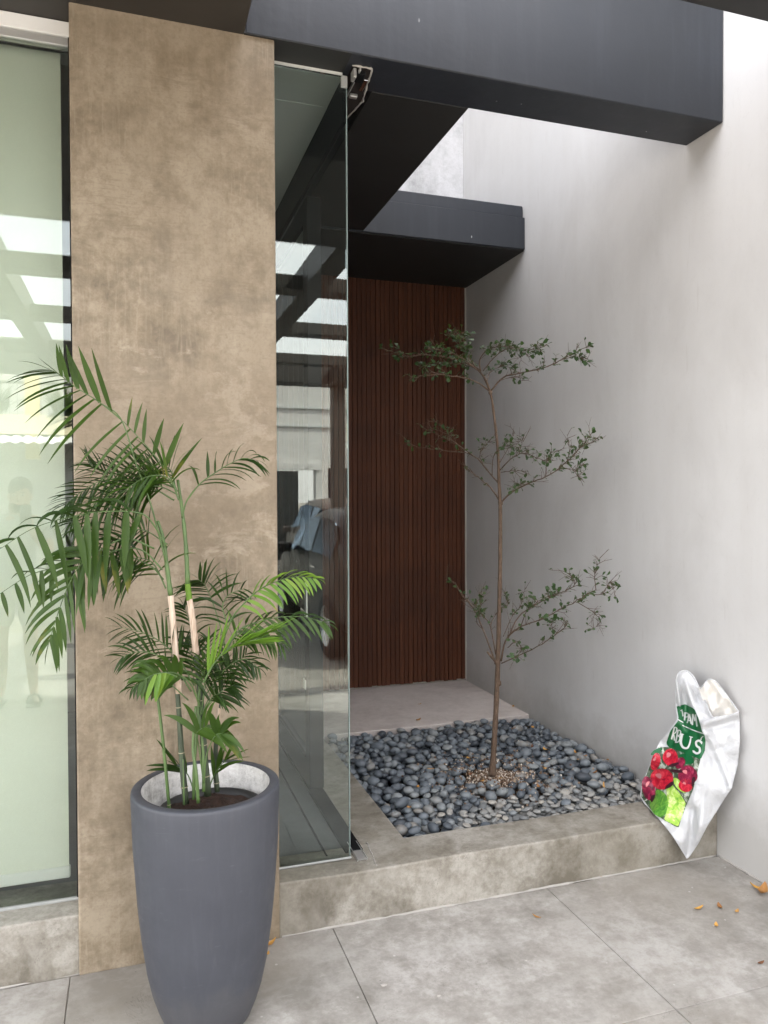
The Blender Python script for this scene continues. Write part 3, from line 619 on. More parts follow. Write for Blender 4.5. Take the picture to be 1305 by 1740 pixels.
# big drooping left fronds
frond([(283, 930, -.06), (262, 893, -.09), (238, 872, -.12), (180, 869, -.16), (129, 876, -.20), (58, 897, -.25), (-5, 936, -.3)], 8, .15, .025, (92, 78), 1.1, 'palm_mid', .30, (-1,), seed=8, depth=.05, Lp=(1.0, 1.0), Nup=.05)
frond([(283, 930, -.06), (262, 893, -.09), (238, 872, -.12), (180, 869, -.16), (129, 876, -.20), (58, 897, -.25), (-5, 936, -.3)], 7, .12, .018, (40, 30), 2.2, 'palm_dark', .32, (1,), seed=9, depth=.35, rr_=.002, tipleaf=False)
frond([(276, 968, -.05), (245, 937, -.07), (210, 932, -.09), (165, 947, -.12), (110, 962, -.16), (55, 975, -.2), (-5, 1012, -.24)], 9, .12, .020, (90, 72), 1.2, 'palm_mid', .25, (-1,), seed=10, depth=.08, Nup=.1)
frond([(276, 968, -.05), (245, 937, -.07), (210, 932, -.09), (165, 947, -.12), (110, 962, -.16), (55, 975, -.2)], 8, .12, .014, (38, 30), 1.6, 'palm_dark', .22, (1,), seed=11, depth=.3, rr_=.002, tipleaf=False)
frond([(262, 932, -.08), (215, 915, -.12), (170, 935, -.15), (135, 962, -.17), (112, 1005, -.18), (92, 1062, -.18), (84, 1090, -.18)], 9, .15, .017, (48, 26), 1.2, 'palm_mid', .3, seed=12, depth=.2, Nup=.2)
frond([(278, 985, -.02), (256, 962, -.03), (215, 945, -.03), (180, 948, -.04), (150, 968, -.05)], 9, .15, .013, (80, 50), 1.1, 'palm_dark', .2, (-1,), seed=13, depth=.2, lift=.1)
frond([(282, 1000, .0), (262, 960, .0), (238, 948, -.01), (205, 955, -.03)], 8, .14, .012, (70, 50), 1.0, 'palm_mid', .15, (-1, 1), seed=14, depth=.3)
# right upper frond
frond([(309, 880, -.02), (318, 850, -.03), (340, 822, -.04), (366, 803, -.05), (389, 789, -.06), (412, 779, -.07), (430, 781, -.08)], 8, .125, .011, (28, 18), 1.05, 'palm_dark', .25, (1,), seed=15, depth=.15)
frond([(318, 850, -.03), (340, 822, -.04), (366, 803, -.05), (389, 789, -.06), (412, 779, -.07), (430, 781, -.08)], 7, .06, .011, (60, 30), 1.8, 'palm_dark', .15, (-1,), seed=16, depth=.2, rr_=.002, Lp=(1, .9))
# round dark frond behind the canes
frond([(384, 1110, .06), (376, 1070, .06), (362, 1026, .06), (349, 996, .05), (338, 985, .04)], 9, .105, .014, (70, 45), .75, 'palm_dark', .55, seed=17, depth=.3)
# light green frond to the right
frond([(372, 1110, -.08), (392, 1055, -.1), (412, 1028, -.12), (441, 1002, -.14), (473, 987, -.16), (504, 980, -.18), (535, 983, -.2)], 11, .085, .0125, (60, 35), 1.25, 'palm_yellowing', .3, (1,), seed=18, depth=.1, Nup=.3)
frond([(412, 1028, -.12), (441, 1002, -.14), (473, 987, -.16), (504, 980, -.18), (535, 983, -.2)], 8, .07, .012, (22, 12), .7, 'palm_yellowing', .1, (-1,), seed=19, depth=.15, rr_=.002, lift=.05)
frond([(375, 1130, -.02), (392, 1092, -.03), (410, 1068, -.04), (441, 1056, -.06), (473, 1049, -.09), (514, 1048, -.12), (553, 1058, -.15)], 10, .105, .014, (55, 28), 1.1, 'palm_mid', .25, (1,), seed=20, depth=.1, Nup=.3)
frond([(410, 1068, -.04), (441, 1056, -.06), (473, 1049, -.09), (514, 1048, -.12), (553, 1058, -.15)], 7, .075, .012, (30, 20), 1.3, 'palm_dark', .05, (-1,), seed=21, depth=.2, rr_=.002)
frond([(380, 1092, .03), (385, 1060, .03), (378, 1030, .03), (390, 1010, .02), (415, 1000, .0)], 8, .10, .009, (60, 35), .9, 'palm_dark', .2, seed=28, depth=.3, big=False)
# bright folded young frond
frond([(346, 1160, -.10), (362, 1130, -.11), (385, 1105, -.12), (415, 1092, -.13), (445, 1082, -.14)], 12, .15, .0105, (24, 8), .08, 'palm_bright', .1, (-1,), seed=22, depth=.05, rr_=.003, lift=.0, Lp=(.8, .75))
frond([(346, 1160, -.10), (362, 1130, -.11), (385, 1105, -.12), (415, 1092, -.13), (445, 1085, -.14)], 9, .12, .0105, (14, 6), .1, 'palm_bright', .35, (1,), seed=23, depth=.05, rr_=.002)
# low fronds round the canes
frond([(330, 1165, -.02), (305, 1122, -.03), (275, 1092, -.05), (240, 1074, -.07), (205, 1066, -.09)], 9, .10, .010, (50, 30), .6, 'palm_dark', .25, seed=24, depth=.3)
frond([(325, 1175, -.03), (298, 1135, -.05), (265, 1112, -.08), (232, 1108, -.11), (208, 1116, -.13)], 9, .09, .010, (50, 30), .7, 'palm_dark', .25, seed=25, depth=.35, big=False)
frond([(340, 1200, -.05), (322, 1160, -.09), (295, 1143, -.13), (262, 1146, -.17), (240, 1158, -.19)], 8, .085, .020, (60, 40), 1.5, 'palm_mid', .35, seed=26, depth=.2, Nup=.3)
frond([(300, 1150, -.15), (282, 1143, -.18), (262, 1146, -.2)], 4, .075, .022, (95, 60), 1.0, 'palm_yellowing', .1, (-1,), seed=29, depth=.1, Nup=.15, tipleaf=False, Lp=(.9, .9))
for q, (tx, ty, tz, mt) in enumerate([(385, 1125, .03, 'palm_dark'), (300, 1085, .04, 'palm_dark'), (355, 1085, .05, 'palm_mid'), (395, 1165, -.03, 'palm_dark'), (370, 1180, -.1, 'palm_dark'), (318, 1095, .03, 'palm_dark'), (420, 1110, .02, 'palm_dark'), (345, 1120, -.06, 'palm_mid')]):
    frond([(342, 1215, -.02), ((342+tx)/2+4, (1215+ty)/2-12, tz*.5), (tx, ty, tz)], 7, .085, .011, (60, 32), .7, mt, .35, seed=40+q, depth=.35, big=False, rr_=.002)
for q, (p0_, p1_, p2_, p3_, n_, L_, mt) in enumerate([((302, 840, .0), (262, 826, -.04), (205, 846, -.08), (128, 905, -.12), 14, .12, 'palm_mid'), ((285, 925, -.03), (240, 900, -.05), (190, 915, -.08), (140, 940, -.1), 13, .11, 'palm_dark'), ((303, 845, -.02), (285, 812, -.05), (245, 812, -.08), (190, 850, -.1), 12, .12, 'palm_mid'),
        ((345, 1150, .02), (330, 1085, .03), (318, 1045, .03), (312, 1030, .03), 8, .08, 'palm_dark'), ((378, 1110, .0), (405, 1078, -.02), (440, 1075, -.04), (478, 1095, -.06), 11, .09, 'palm_mid'), ((350, 1180, .0), (385, 1135, -.02), (415, 1120, -.04), (440, 1135, -.05), 9, .08, 'palm_dark'), ((320, 1190, -.04), (285, 1160, -.06), (250, 1150, -.08), (225, 1168, -.1), 9, .075, 'palm_dark')]):
    frond([p0_, p1_, p2_, p3_], n_, L_, .0105, (62, 30), 1.25, mt, .2, seed=70+q, depth=.45, big=False, rr_=.0022)
# broad low leaf over the rim
frond([(346, 1330, -.04), (352, 1280, -.05), (366, 1250, -.08), (378, 1246, -.1)], 4, .085, .022, (60, 25), .75, 'palm_mid', .7, seed=50, depth=.2, Nup=.4, Lp=(1., 1.1))
frond([(346, 1330, -.02), (338, 1270, -.03), (335, 1245, -.05), (352, 1233, -.07)], 3, .09, .020, (75, 30), .9, 'palm_mid', .6, seed=51, depth=.2, Nup=.4, Lp=(1., 1.))
frond([(330, 1345, .0), (318, 1315, .01), (300, 1302, .0)], 2, .085, .020, (40, 15), .3, 'palm_dark', .45, seed=52, depth=.2, Lp=(1., 1.))
frond([(352, 1345, .04), (368, 1310, .04), (385, 1290, .03)], 3, .08, .016, (35, 15), .3, 'palm_mid', .3, seed=53, depth=.2, Lp=(1., 1.))

# ================================================================== PEBBLE BED
bx0, bx1, by0, by1 = 1.028, XR-.002, 2.857, 4.287
TX, TY = 1.706, 3.44
bs = box('bed_soil', bx0-.001, bx1, by0-.001, by1, -.1, .085, 'bed_soil', bev=0); bs['kind'] = 'structure'
GR = .006; nx, ny = int((bx1-bx0)/GR)+1, int((by1-by0)/GR)+1
hm = np.full((nx, ny), .085)
gxx, gyy = np.meshgrid(bx0+np.arange(nx)*GR, by0+np.arange(ny)*GR, indexing='ij')
rt_ = np.hypot(gxx-TX, (gyy-TY)*1.1)
hm = np.maximum(hm, .085+.075*np.clip(1-rt_/.30, 0, 1)**.6)
shapes = []
for s_ in range(9):
    b = bmesh.new(); bmesh.ops.create_icosphere(b, subdivisions=2, radius=1)
    ph = [random.uniform(0, 6.28) for _ in range(6)]
    for v in b.verts:
        c = v.co; q = 1+.10*math.sin(2.1*c.x+ph[0])+.09*math.sin(2.6*c.y+ph[1])+.06*math.sin(3.3*c.z+ph[2]+c.x*2)
        v.co = Vector((c.x*q, c.y*q, (abs(c.z)**1.12)*math.copysign(1, c.z)*q))
    shapes.append(b)
smesh = {}
for mt in ('pebble_dark', 'pebble_pale'):
    for i, b in enumerate(shapes):
        me = bpy.data.meshes.new('pebble'); b.to_mesh(me); me.materials.append(M[mt]); setsmooth(me); smesh[mt, i] = me
peb = []
def ispale(x, y):      # a lens of paler flat stones lies at the front right of the bed
    return (y < 3.12+.13*(x-1.35)+random.gauss(0, .085)) and x > 1.28+random.gauss(0, .09)
for k in range(2600):
    best = None
    for tr in range(7):
        x = random.uniform(bx0+.015, bx1-.015); y = random.uniform(by0+.015, by1-.015)
        d_ = math.hypot(x-TX, (y-TY)*1.1)
        if d_ < .155+random.uniform(-.03, .04): continue
        i, j = int((x-bx0)/GR), int((y-by0)/GR); z = hm[max(0, i-2):i+3, max(0, j-2):j+3].max()
        if best is None or z < best[0]: best = (z, x, y)
    if best is None: continue
    _, x, y = best
    pale = ispale(x, y)
    L = random.choice((random.uniform(.014, .022), random.uniform(.022, .034), random.uniform(.024, .038)))*(1.12 if random.random() < .15 else 1) if not pale else random.uniform(.016, .027)
    W_, Hh = L*random.uniform(.68, .9), L*(random.uniform(.5, .72) if not pale else random.uniform(.3, .45))
    x = min(max(x, bx0+W_), bx1-W_); y = min(max(y, by0+W_), by1-W_)
    th = random.uniform(0, math.pi); ct, sn = math.cos(th), math.sin(th)
    i0, i1 = max(0, int((x-L-bx0)/GR)), min(nx, int((x+L-bx0)/GR)+2); j0, j1 = max(0, int((y-L-by0)/GR)), min(ny, int((y+L-by0)/GR)+2)
    gx, gy = gxx[i0:i1, j0:j1]-x, gyy[i0:i1, j0:j1]-y
    q = ((gx*ct+gy*sn)/L)**2+((-gx*sn+gy*ct)/W_)**2; ins = q < .86
    if not ins.any(): continue
    hh = Hh*np.sqrt(np.clip(1-q, 0, 1)); zc = (hm[i0:i1, j0:j1]+hh*.82)[ins].max()
    if zc > .172-.012*random.random()+(.0 if not pale else -.008): continue
    sub = hm[i0:i1, j0:j1]; sub[ins] = np.maximum(sub[ins], (zc+hh*.9)[ins])
    peb.append((x, y, zc, L, W_, Hh, th, pale))
# visible ones = those whose top is near the final height map; nearest 300 stand alone
vis = []
for p in peb:
    x, y, zc, L, W_, Hh, th, pale = p; i, j = int((x-bx0)/GR), int((y-by0)/GR)
    top = hm[max(0, i-1):i+2, max(0, j-1):j+2].max()
    dist = math.hypot(x, y); vis.append((0 if top-(zc+Hh*.9) < .004 else 1, -L/dist, p))
vis.sort(key=lambda a: (a[0], a[1]))
def pmat(p):
    x, y, zc, L, W_, Hh, th, pale = p
    return Matrix.Translation((x, y, zc)) @ Matrix.Rotation(th, 4, 'Z') @ Matrix.Rotation(random.uniform(-.35, .35), 4, 'X') @ Matrix.Rotation(random.uniform(-.3, .3), 4, 'Y') @ Matrix.Diagonal((L, W_, Hh, 1))
rest = {True: ([], []), False: ([], [])}
for n_, (a, b_, p) in enumerate(vis):
    k = random.randrange(9)
    if n_ < 300:
        o = link('pebble', smesh['pebble_pale' if p[7] else 'pebble_dark', k]); o.matrix_world = pmat(p)
        if p[7]: tag(o, 'small flat pale grey pebble at the front of the bed', 'pebble', 'pale flat pebbles in the bed')
        else: tag(o, 'rounded dark blue-grey pebble in the bed under the tree', 'pebble', 'dark rounded pebbles in the bed')
    else:
        mt = pmat(p); me = smesh['pebble_dark', k]; vl, fl_ = rest[p[7]]; o0 = len(vl)
        vl += [mt @ v.co for v in me.vertices]; fl_ += [tuple(i+o0 for i in q.vertices) for q in me.polygons]
for pale in (True, False):
    if rest[pale][0]:
        o = mesh('pebble_fill', rest[pale][0], rest[pale][1], 'pebble_pale' if pale else 'pebble_dark', None, True)
        tag(o, 'pale flat pebbles filling the front of the bed' if pale else 'dark rounded pebbles filling the bed round the tree', 'pebbles', kind='stuff')
# crumbly perlite and soil at the foot of the tree
mb = MB(); ico = bmesh.new(); bmesh.ops.create_icosphere(ico, subdivisions=1, radius=1); iv = [v.co.copy() for v in ico.verts]; ifc = [tuple(v.index for v in f.verts) for f in ico.faces]
for k in range(3200):
    a = random.uniform(0, 6.283); r = abs(random.gauss(0, .15)); x, y = TX+.03+r*math.cos(a)*1.15, TY-.01+r*math.sin(a)
    i, j = int((x-bx0)/GR), int((y-by0)/GR)
    if not (0 <= i < nx and 0 <= j < ny): continue
    s_ = random.choice((.002, .003, .0035, .005, .007)); mt = Matrix.Translation((x, y, hm[i, j]+s_*.4)) @ Matrix.Rotation(random.uniform(0, 6), 4, Vector((random.random(), random.random(), .5)))
    mb.add(([mt @ Vector((v.x*s_*random.uniform(.6, 1.4), v.y*s_*random.uniform(.6, 1.3), v.z*s_*random.uniform(.5, 1.))) for v in iv], ifc))
o = mb.build('perlite_mulch', 'perlite', None, False); tag(o, 'crumbly white perlite and soil round the tree foot', 'mulch', kind='stuff')

# ================================================================== SMALL TREE
TD = .314*TX+.949*TY+.0
tree = empty('young_tree', (TX, TY, .12)); tag(tree, 'slender young tree with three tiers of sparse small leaves', 'tree')
def tz(x, y): return (620+x*.3794, 520+y*.3794)
def tp(x, y, d): q = tz(x, y); return PX(q[0], q[1], TD+d)
def tobj(name, g, mat, parent=tree, smooth=True):
    o = mesh(name, [Vector(v)-tree.location for v in g[0]], g[1], mat, None, smooth); o.parent = parent; return o
tr_pts = [PX(836, 1318, TD), PX(838, 1290, TD), PX(841, 1240, TD), PX(844, 1180, TD), PX(846, 1123, TD), PX(848, 1043, TD), PX(850, 950, TD), PX(850, 861, TD), PX(848, 823, TD), PX(846, 767, TD), PX(840, 710, TD), PX(833, 666, TD), PX(823, 640, TD)]
TPp = spline(tr_pts, 60); rads = [max(.0045, .0135*(1-i/59)**.9+.0045) * (1+.06*math.sin(i*1.9)) for i in range(60)]
rads = [min(r, .0165)*.86 if i > 3 else r*1.05 for i, r in enumerate(rads)]
trunk = tobj('trunk', tube_geo(TPp, rads, 12), 'bark')
for (kx, ky, s_) in ((600, 1690, 1.), (590, 1595, 1.), (607, 882, 1.), (562, 388, .8)):
    c_ = tp(kx, ky, 0); mb = MB(); mb.add(([c_+Vector((v.x*.014*s_, v.y*.014*s_, v.z*.018*s_)) for v in iv], ifc)); tobj('knot', (mb.v, mb.f), 'bark', trunk)
def tleaf(p, d, L):
    d = d.normalized(); N = Vector((random.uniform(-.5, .5), random.uniform(-.9, .1), random.uniform(.2, 1))).normalized(); W_ = d.cross(N)
    if W_.length < .1: W_ = d.cross(Vector((1, 0, 0)))
    W_.normalize(); Nn = W_.cross(d); w = L*random.uniform(.27, .36)
    return ([p, p+d*L*.35-W_*w*.75+Nn*w*.2, p+d*L*.35, p+d*L*.35+W_*w*.75+Nn*w*.2, p+d*L*.72-W_*w+Nn*w*.25, p+d*L*.72, p+d*L*.72+W_*w+Nn*w*.25, p+d*L-Nn*w*.2],
            [(0, 2, 1), (0, 3, 2), (1, 2, 5, 4), (2, 3, 6, 5), (4, 5, 7), (5, 6, 7)])
tiers = [
 # (dense, [branches: (pts with depth), leaf density, r])
 [([(562, 385, 0), (520, 300, .02), (440, 250, .05), (300, 220, .1), (180, 225, .15), (90, 196, .18)], 38, .0062),
  ([(555, 378, 0), (500, 340, -.03), (400, 315, -.1), (280, 310, -.18), (205, 325, -.22)], 26, .005),
  ([(565, 380, 0), (620, 320, -.04), (700, 300, -.1), (820, 270, -.18), (900, 230, -.24), (1010, 175, -.3)], 24, .0055),
  ([(880, 240, -.22), (940, 230, -.25), (1022, 240, -.28)], 10, .0025),
  ([(520, 300, 0), (515, 240, -.05), (560, 190, -.12), (640, 180, -.2), (730, 195, -.26), (818, 178, -.3)], 34, .004),
  ([(520, 290, 0), (470, 250, .08), (455, 190, .14), (410, 140, .2), (362, 120, .24)], 34, .004),
  ([(530, 290, 0), (580, 230, -.08), (640, 190, -.14), (700, 205, -.2), (740, 225, -.22)], 26, .0035),
  ([(500, 285, 0), (430, 230, -.1), (350, 200, -.2), (290, 190, -.3)], 34, .0035),
  ([(500, 285, 0), (460, 215, -.05), (430, 170, -.1), (440, 120, -.14)], 30, .003),
  ([(480, 270, .02), (400, 260, .1), (330, 255, .16), (240, 275, .2)], 30, .003),
  ([(600, 335, -.03), (660, 320, -.02), (718, 330, -.01)], 6, .002),
  ([(545, 350, 0), (560, 300, .08), (620, 270, .12), (680, 290, .14)], 20, .003)],
 [([(600, 868, 0), (560, 810, .05), (480, 745, .14), (420, 692, .2)], 3, .005),
  ([(600, 795, 0), (560, 750, .04), (500, 680, .1), (440, 655, .16), (330, 645, .24), (230, 630, .3), (172, 588, .34)], 12, .0048),
  ([(500, 682, .1), (400, 610, .14), (330, 580, .2), (262, 548, .24)], 14, .0032),
  ([(440, 640, .12), (380, 590, .1), (365, 545, .1), (300, 515, .1)], 9, .0028),
  ([(610, 880, 0), (650, 840, -.04), (720, 800, -.1), (800, 770, -.16), (880, 720, -.22), (960, 640, -.28), (1018, 562, -.32)], 34, .0055),
  ([(880, 720, -.22), (940, 735, -.25), (982, 706, -.27)], 9, .0025), ([(930, 735, -.25), (962, 768, -.26)], 4, .002),
  ([(605, 735, 0), (660, 680, -.06), (720, 660, -.12), (790, 690, -.16), (850, 688, -.2)], 20, .0038),
  ([(605, 700, 0), (640, 640, .06), (655, 600, .1), (667, 562, .12)], 5, .0025),
  ([(810, 760, -.16), (815, 700, -.14), (830, 660, -.12), (880, 645, -.1)], 10, .003),
  ([(920, 680, -.25), (960, 640, -.2), (1035, 600, -.24)], 12, .0025), ([(910, 690, -.24), (915, 620, -.2), (905, 575, -.2)], 3, .002),
  ([(610, 745, 0), (660, 738, -.05), (735, 740, -.1)], 5, .0025),
  ([(570, 760, .03), (575, 680, -.05), (600, 640, -.1), (640, 625, -.14), (700, 640, -.2)], 12, .003),
  ([(545, 735, .05), (520, 690, -.02), (520, 650, -.06), (560, 605, -.1)], 10, .003),
  ([(720, 800, -.1), (690, 800, -.12), (660, 820, -.12)], 8, .002), ([(690, 660, -.08), (705, 610, -.05), (710, 590, -.05)], 2, .002)],
 [([(582, 1590, 0), (530, 1450, .05), (490, 1360, .1), (440, 1300, .15), (400, 1240, .2), (360, 1225, .23)], 7, .005),
  ([(586, 1560, 0), (560, 1430, -.05), (520, 1380, -.1), (500, 1340, -.14), (530, 1290, -.18)], 14, .004),
  ([(610, 1590, 0), (630, 1500, -.04), (690, 1440, -.1), (770, 1410, -.16), (850, 1370, -.2), (950, 1320, -.26), (1035, 1272, -.3)], 26, .0058),
  ([(1035, 1272, -.3), (1030, 1200, -.3), (1060, 1120, -.31)], 9, .0025), ([(1000, 1290, -.28), (1060, 1290, -.31), (1100, 1240, -.33), (1125, 1310, -.34)], 14, .0025),
  ([(612, 1600, 0), (700, 1560, -.1), (800, 1510, -.2), (880, 1450, -.26), (912, 1412, -.28)], 14, .004),
  ([(640, 1490, -.05), (690, 1390, -.02), (780, 1330, .0), (860, 1290, -.06), (940, 1250, -.1), (905, 1195, -.1), (822, 1178, -.1)], 26, .0042),
  ([(950, 1325, -.26), (1020, 1370, -.28), (1055, 1410, -.3), (1020, 1450, -.3)], 10, .0025),
  ([(620, 1480, 0), (660, 1390, .06), (700, 1340, .1), (720, 1260, .12)], 12, .003),
  ([(640, 1530, -.04), (680, 1500, -.12), (700, 1540, -.2), (670, 1590, -.26)], 13, .003),
  ([(700, 1430, -.08), (730, 1360, -.14), (800, 1310, -.2), (870, 1290, -.24)], 22, .003),
  ([(560, 1430, 0), (600, 1360, .06), (640, 1330, .1), (600, 1240, .12)], 8, .003),
  ([(780, 1410, -.16), (850, 1380, -.1), (830, 1440, -.2), (870, 1440, -.24)], 8, .002),
  ([(530, 1450, .05), (500, 1410, .0), (520, 1340, -.06), (510, 1240, -.06)], 7, .003)]]
for ti, tier in enumerate(tiers):
    lf = MB()
    for pts, nl, r in tier:
        P = [Vector(q) for q in spline([tp(*q) for q in pts], 26)]
        P = [q+Vector((random.gauss(0, .003), random.gauss(0, .004), random.gauss(0, .003)))*(i/25) for i, q in enumerate(P)]
        br = tobj('branch', tube_geo(P, [.84*r*(1-.72*i/25) for i in range(26)], 6), 'bark')
        tw = MB()
        for k in range(int(nl*(1.55 if ti else 1.2))):
            f = random.uniform(.3, 1.); i = min(int(f*25), 24); p0 = P[i]; T = (P[i+1]-P[i]).normalized()
            d = (T*.6+Vector((random.gauss(0, .6), random.gauss(0, .6), random.gauss(.15, .45)))).normalized(); l = random.uniform(.015, .05)
            e = p0+d*l; tw.add(tube_geo([p0, p0.lerp(e, .5)+Vector((0, 0, .003)), e], [.0012, .001, .0007], 4))
            for h in range(random.choice((1, 1, 1, 2)) if ti else random.choice((1, 2, 2, 3))):
                dd = (d*.7+Vector((random.gauss(0, .6), random.gauss(0, .6), random.gauss(-.1, .5))))
                lf.add(tleaf(p0.lerp(e, random.uniform(.4, 1.)), dd, random.uniform(.014, .033)))
        for k in range(5+int(r*900)):
            f = random.uniform(.2, 1.); i = min(int(f*25), 24); p0 = P[i]; T = (P[i+1]-P[i]).normalized(); l = random.uniform(.03, .10)
            d = (T*.8+Vector((random.gauss(0, .45), random.gauss(0, .5), random.gauss(.2, .4)))).normalized(); d2 = (d+Vector((random.gauss(0, .4), random.gauss(0, .4), random.gauss(.1, .35)))).normalized()
            e = p0+d*l*.5; tw.add(tube_geo([p0, e, e+d2*l*.5], [.0014, .0010, .0006], 4)); tw.add(tube_geo([e, e+(d*1.2-d2*.6).normalized()*l*.35], [.0009, .0005], 4))
        if tw.v: tobj('twigs', (tw.v, tw.f), 'bark', br)['kind'] = 'stuff'
    o = tobj('foliage', (lf.v, lf.f), 'tree_leaf', tree, True); o['kind'] = 'stuff'
tobj('pruned_stub', tube_geo([tp(584, 1592, 0), tp(565, 1570, .0), tp(548, 1548, 0)], [.006, .0055, .0055], 8), 'bark', trunk)

# ================================================================== FALLEN LEAVES
def dry(loc, L, w, rz, curl, label, mat='dry_leaf', group='dry leaves lying on the floor'):
    vs_, fs = [], []
    for i in range(7):
        f = i/6; ww = w*math.sin(math.pi*min(.97, f*.94+.04)); x = (f-.5)*L; z = .0015+curl*(f-.45)**2*L*1.6
        for s_ in (-1, 0, 1): vs_.append((x, s_*ww*.5, z+(abs(s_)*curl*w*.35)))
        if i:
            for s_ in (0, 1): fs.append((3*(i-1)+s_, 3*(i-1)+s_+1, 3*i+s_+1, 3*i+s_))
    o = mesh('dry_leaf', vs_, fs, mat, None, True); o.location = loc; o.rotation_euler = (0, 0, rz); tag(o, label, 'leaf', group); return o
def onz(x, y, z):
    d = (FW + RT*((x-652.5)/CAM_F) - UP*((y-870)/CAM_F)); t_ = (z-EYE.z)/d.z; return EYE+d*t_
for (x, y, L, w, rz, cu, lb) in [(1187, 1544, .048, .014, .1, .3, 'long brown dry leaf on the floor below the sack'), (1223, 1542, .035, .018, 1.2, .5, 'yellow dry leaf on the floor right of the long brown leaf'),
        (1252, 1550, .025, .014, .4, .5, 'small brown dry leaf nearest the white wall foot'), (1217, 1574, .025, .015, .9, .6, 'small orange dry leaf lying lowest below the sack'),
        (1296, 1517, .07, .035, .5, .7, 'big curled orange dry leaf at the foot of the white wall'), (1286, 1510, .05, .02, 2.2, .6, 'brown dry leaf tucked behind the big curled orange leaf'),
        (912, 1559, .035, .011, 2.2, .4, 'thin brown dry leaf alone on the middle floor slab'), (459, 1606, .045, .02, .3, .7, 'curled yellow dry leaf beside the grey planter'), (455, 1622, .018, .012, 1., .6, 'tiny brown leaf scrap beside the grey planter'),
        (1293, 1637, .03, .012, .1, .3, 'orange dry leaf at the lower right floor edge'), (1021, 1490, .02, .01, .6, .5, 'small brown leaf scrap near the concrete step')]:
    dry(onz(x, y, .001), L, w, rz, cu, lb)
for (x, y, L, w, rz, lb) in [(711, 1224, .04, .022, .4, 'yellow dry leaf on the landing edge'), (713, 1197, .03, .01, .2, 'dark dry leaf in the middle of the landing'), (872, 1201, .03, .018, 1., 'brown dry leaf on the landing by the white wall')]:
    dry(onz(x, y, ZL+.004), L, w, rz, .4, lb, group='dry leaves lying on the landing')
for k in range(26):
    x, y = random.choice([(random.uniform(1.1, 2.33), random.uniform(2.95, 4.2)), (random.uniform(2.1, 2.36), random.uniform(2.9, 4.1)), (TX+random.gauss(0, .2), TY+random.gauss(0, .2))])
    i, j = min(nx-1, max(0, int((x-bx0)/GR))), min(ny-1, max(0, int((y-by0)/GR)))
    o = dry((x, y, hm[max(0, i-3):i+4, max(0, j-3):j+4].max()+.001), random.uniform(.02, .045), random.uniform(.009, .018), random.uniform(0, 6), random.uniform(.2, .6), 'small dry leaf lying among the pebbles', group='dry leaves among the pebbles')
    o.rotation_euler = (random.uniform(-.4, .4), random.uniform(-.4, .4), random.uniform(0, 6))
for k, (x, y, s_) in enumerate([(652, 1674, .012), (746, 1692, .009), (883, 1492, .006), (1238, 1462, .012), (1250, 1470, .009), (1232, 1474, .007), (150, 1640, .016), (1213, 1573, .007), (1176, 1508, .006), (893, 1632, .006)]):
    b = bmesh.new(); bmesh.ops.create_icosphere(b, subdivisions=1, radius=1)
    for v in b.verts: v.co = Vector((v.co.x*s_*random.uniform(.6, 1.2), v.co.y*s_*random.uniform(.4, .8), v.co.z*s_*.3))
    o = bm_obj('plaster_crumb', b, 'mortar'); o.location = onz(x, y, .001); tag(o, 'tiny white plaster crumb on the floor', 'crumb', 'plaster crumbs on the floor')

# ================================================================== SACK LEANING ON THE STEP AND WALL
def bz(x, y): return (1040+x*.2298, 1100+y*.2298)
ANCH = [((555, 1565), 3.185), ((205, 1100), 3.455), ((240, 1160), 3.36), ((320, 1240), 3.23), ((380, 1310), 3.15), ((470, 1440), 3.165), ((350, 700), 3.38), ((470, 430), 3.34), ((545, 170), 3.33), ((650, 310), 3.27), ((745, 515), 3.14), ((935, 480), 3.11), ((945, 700), 3.085), ((885, 1040), 3.085), ((700, 1330), 3.12), ((250, 930), 3.43)]
def bagdepth(x, y, bulge=.085):
    w_ = [1/(((x-a[0])**2+(y-a[1])**2)+900) for a, _ in ANCH]; s_ = sum(w_); d = sum(w*v for w, (_, v) in zip(w_, ANCH))/s_
    d -= bulge*math.exp(-((x-585)/230)**2-((y-960)/360)**2)
    # creases: the shoulder fold, neck gathers and slack wrinkles
    def crease(x0, y0, x1, y1, wd, amp):
        dx, dy = x1-x0, y1-y0; L2 = dx*dx+dy*dy; t_ = max(0, min(1, ((x-x0)*dx+(y-y0)*dy)/L2)); q = math.hypot(x-x0-t_*dx, y-y0-t_*dy)
        return 1.7*amp*math.exp(-(q/wd)**2)
    d -= crease(675, 560, 885, 1040, 26, .014); d += crease(700, 700, 850, 1010, 45, .012)
    d -= crease(680, 560, 935, 490, 20, .012); d += crease(700, 600, 935, 545, 22, .010)
    d -= crease(540, 250, 675, 640, 24, .016); d += crease(500, 240, 560, 480, 22, .02); d -= crease(480, 210, 500, 430, 16, .012)
    d += crease(590, 300, 720, 520, 20, .012); d += crease(530, 470, 560, 600, 16, .012); d -= crease(490, 540, 400, 660, 22, .008)
    d -= crease(690, 690, 600, 1150, 40, .010); d += crease(600, 1200, 560, 1540, 26, .012); d -= crease(690, 1000, 640, 1430, 34, .010)
    d += crease(480, 600, 440, 760, 20, .008); d += crease(760, 760, 920, 700, 18, .006); d += crease(330, 900, 300, 1150, 22, .006)
    d += .0028*math.sin(x*.021+y*.013)+.002*math.sin(y*.037-x*.02)+.0014*math.sin(x*.06+y*.021)
    return d
def bagpt(x, y, off=0.): q = bz(x, y); return PX(q[0], q[1], bagdepth(x, y)+off)
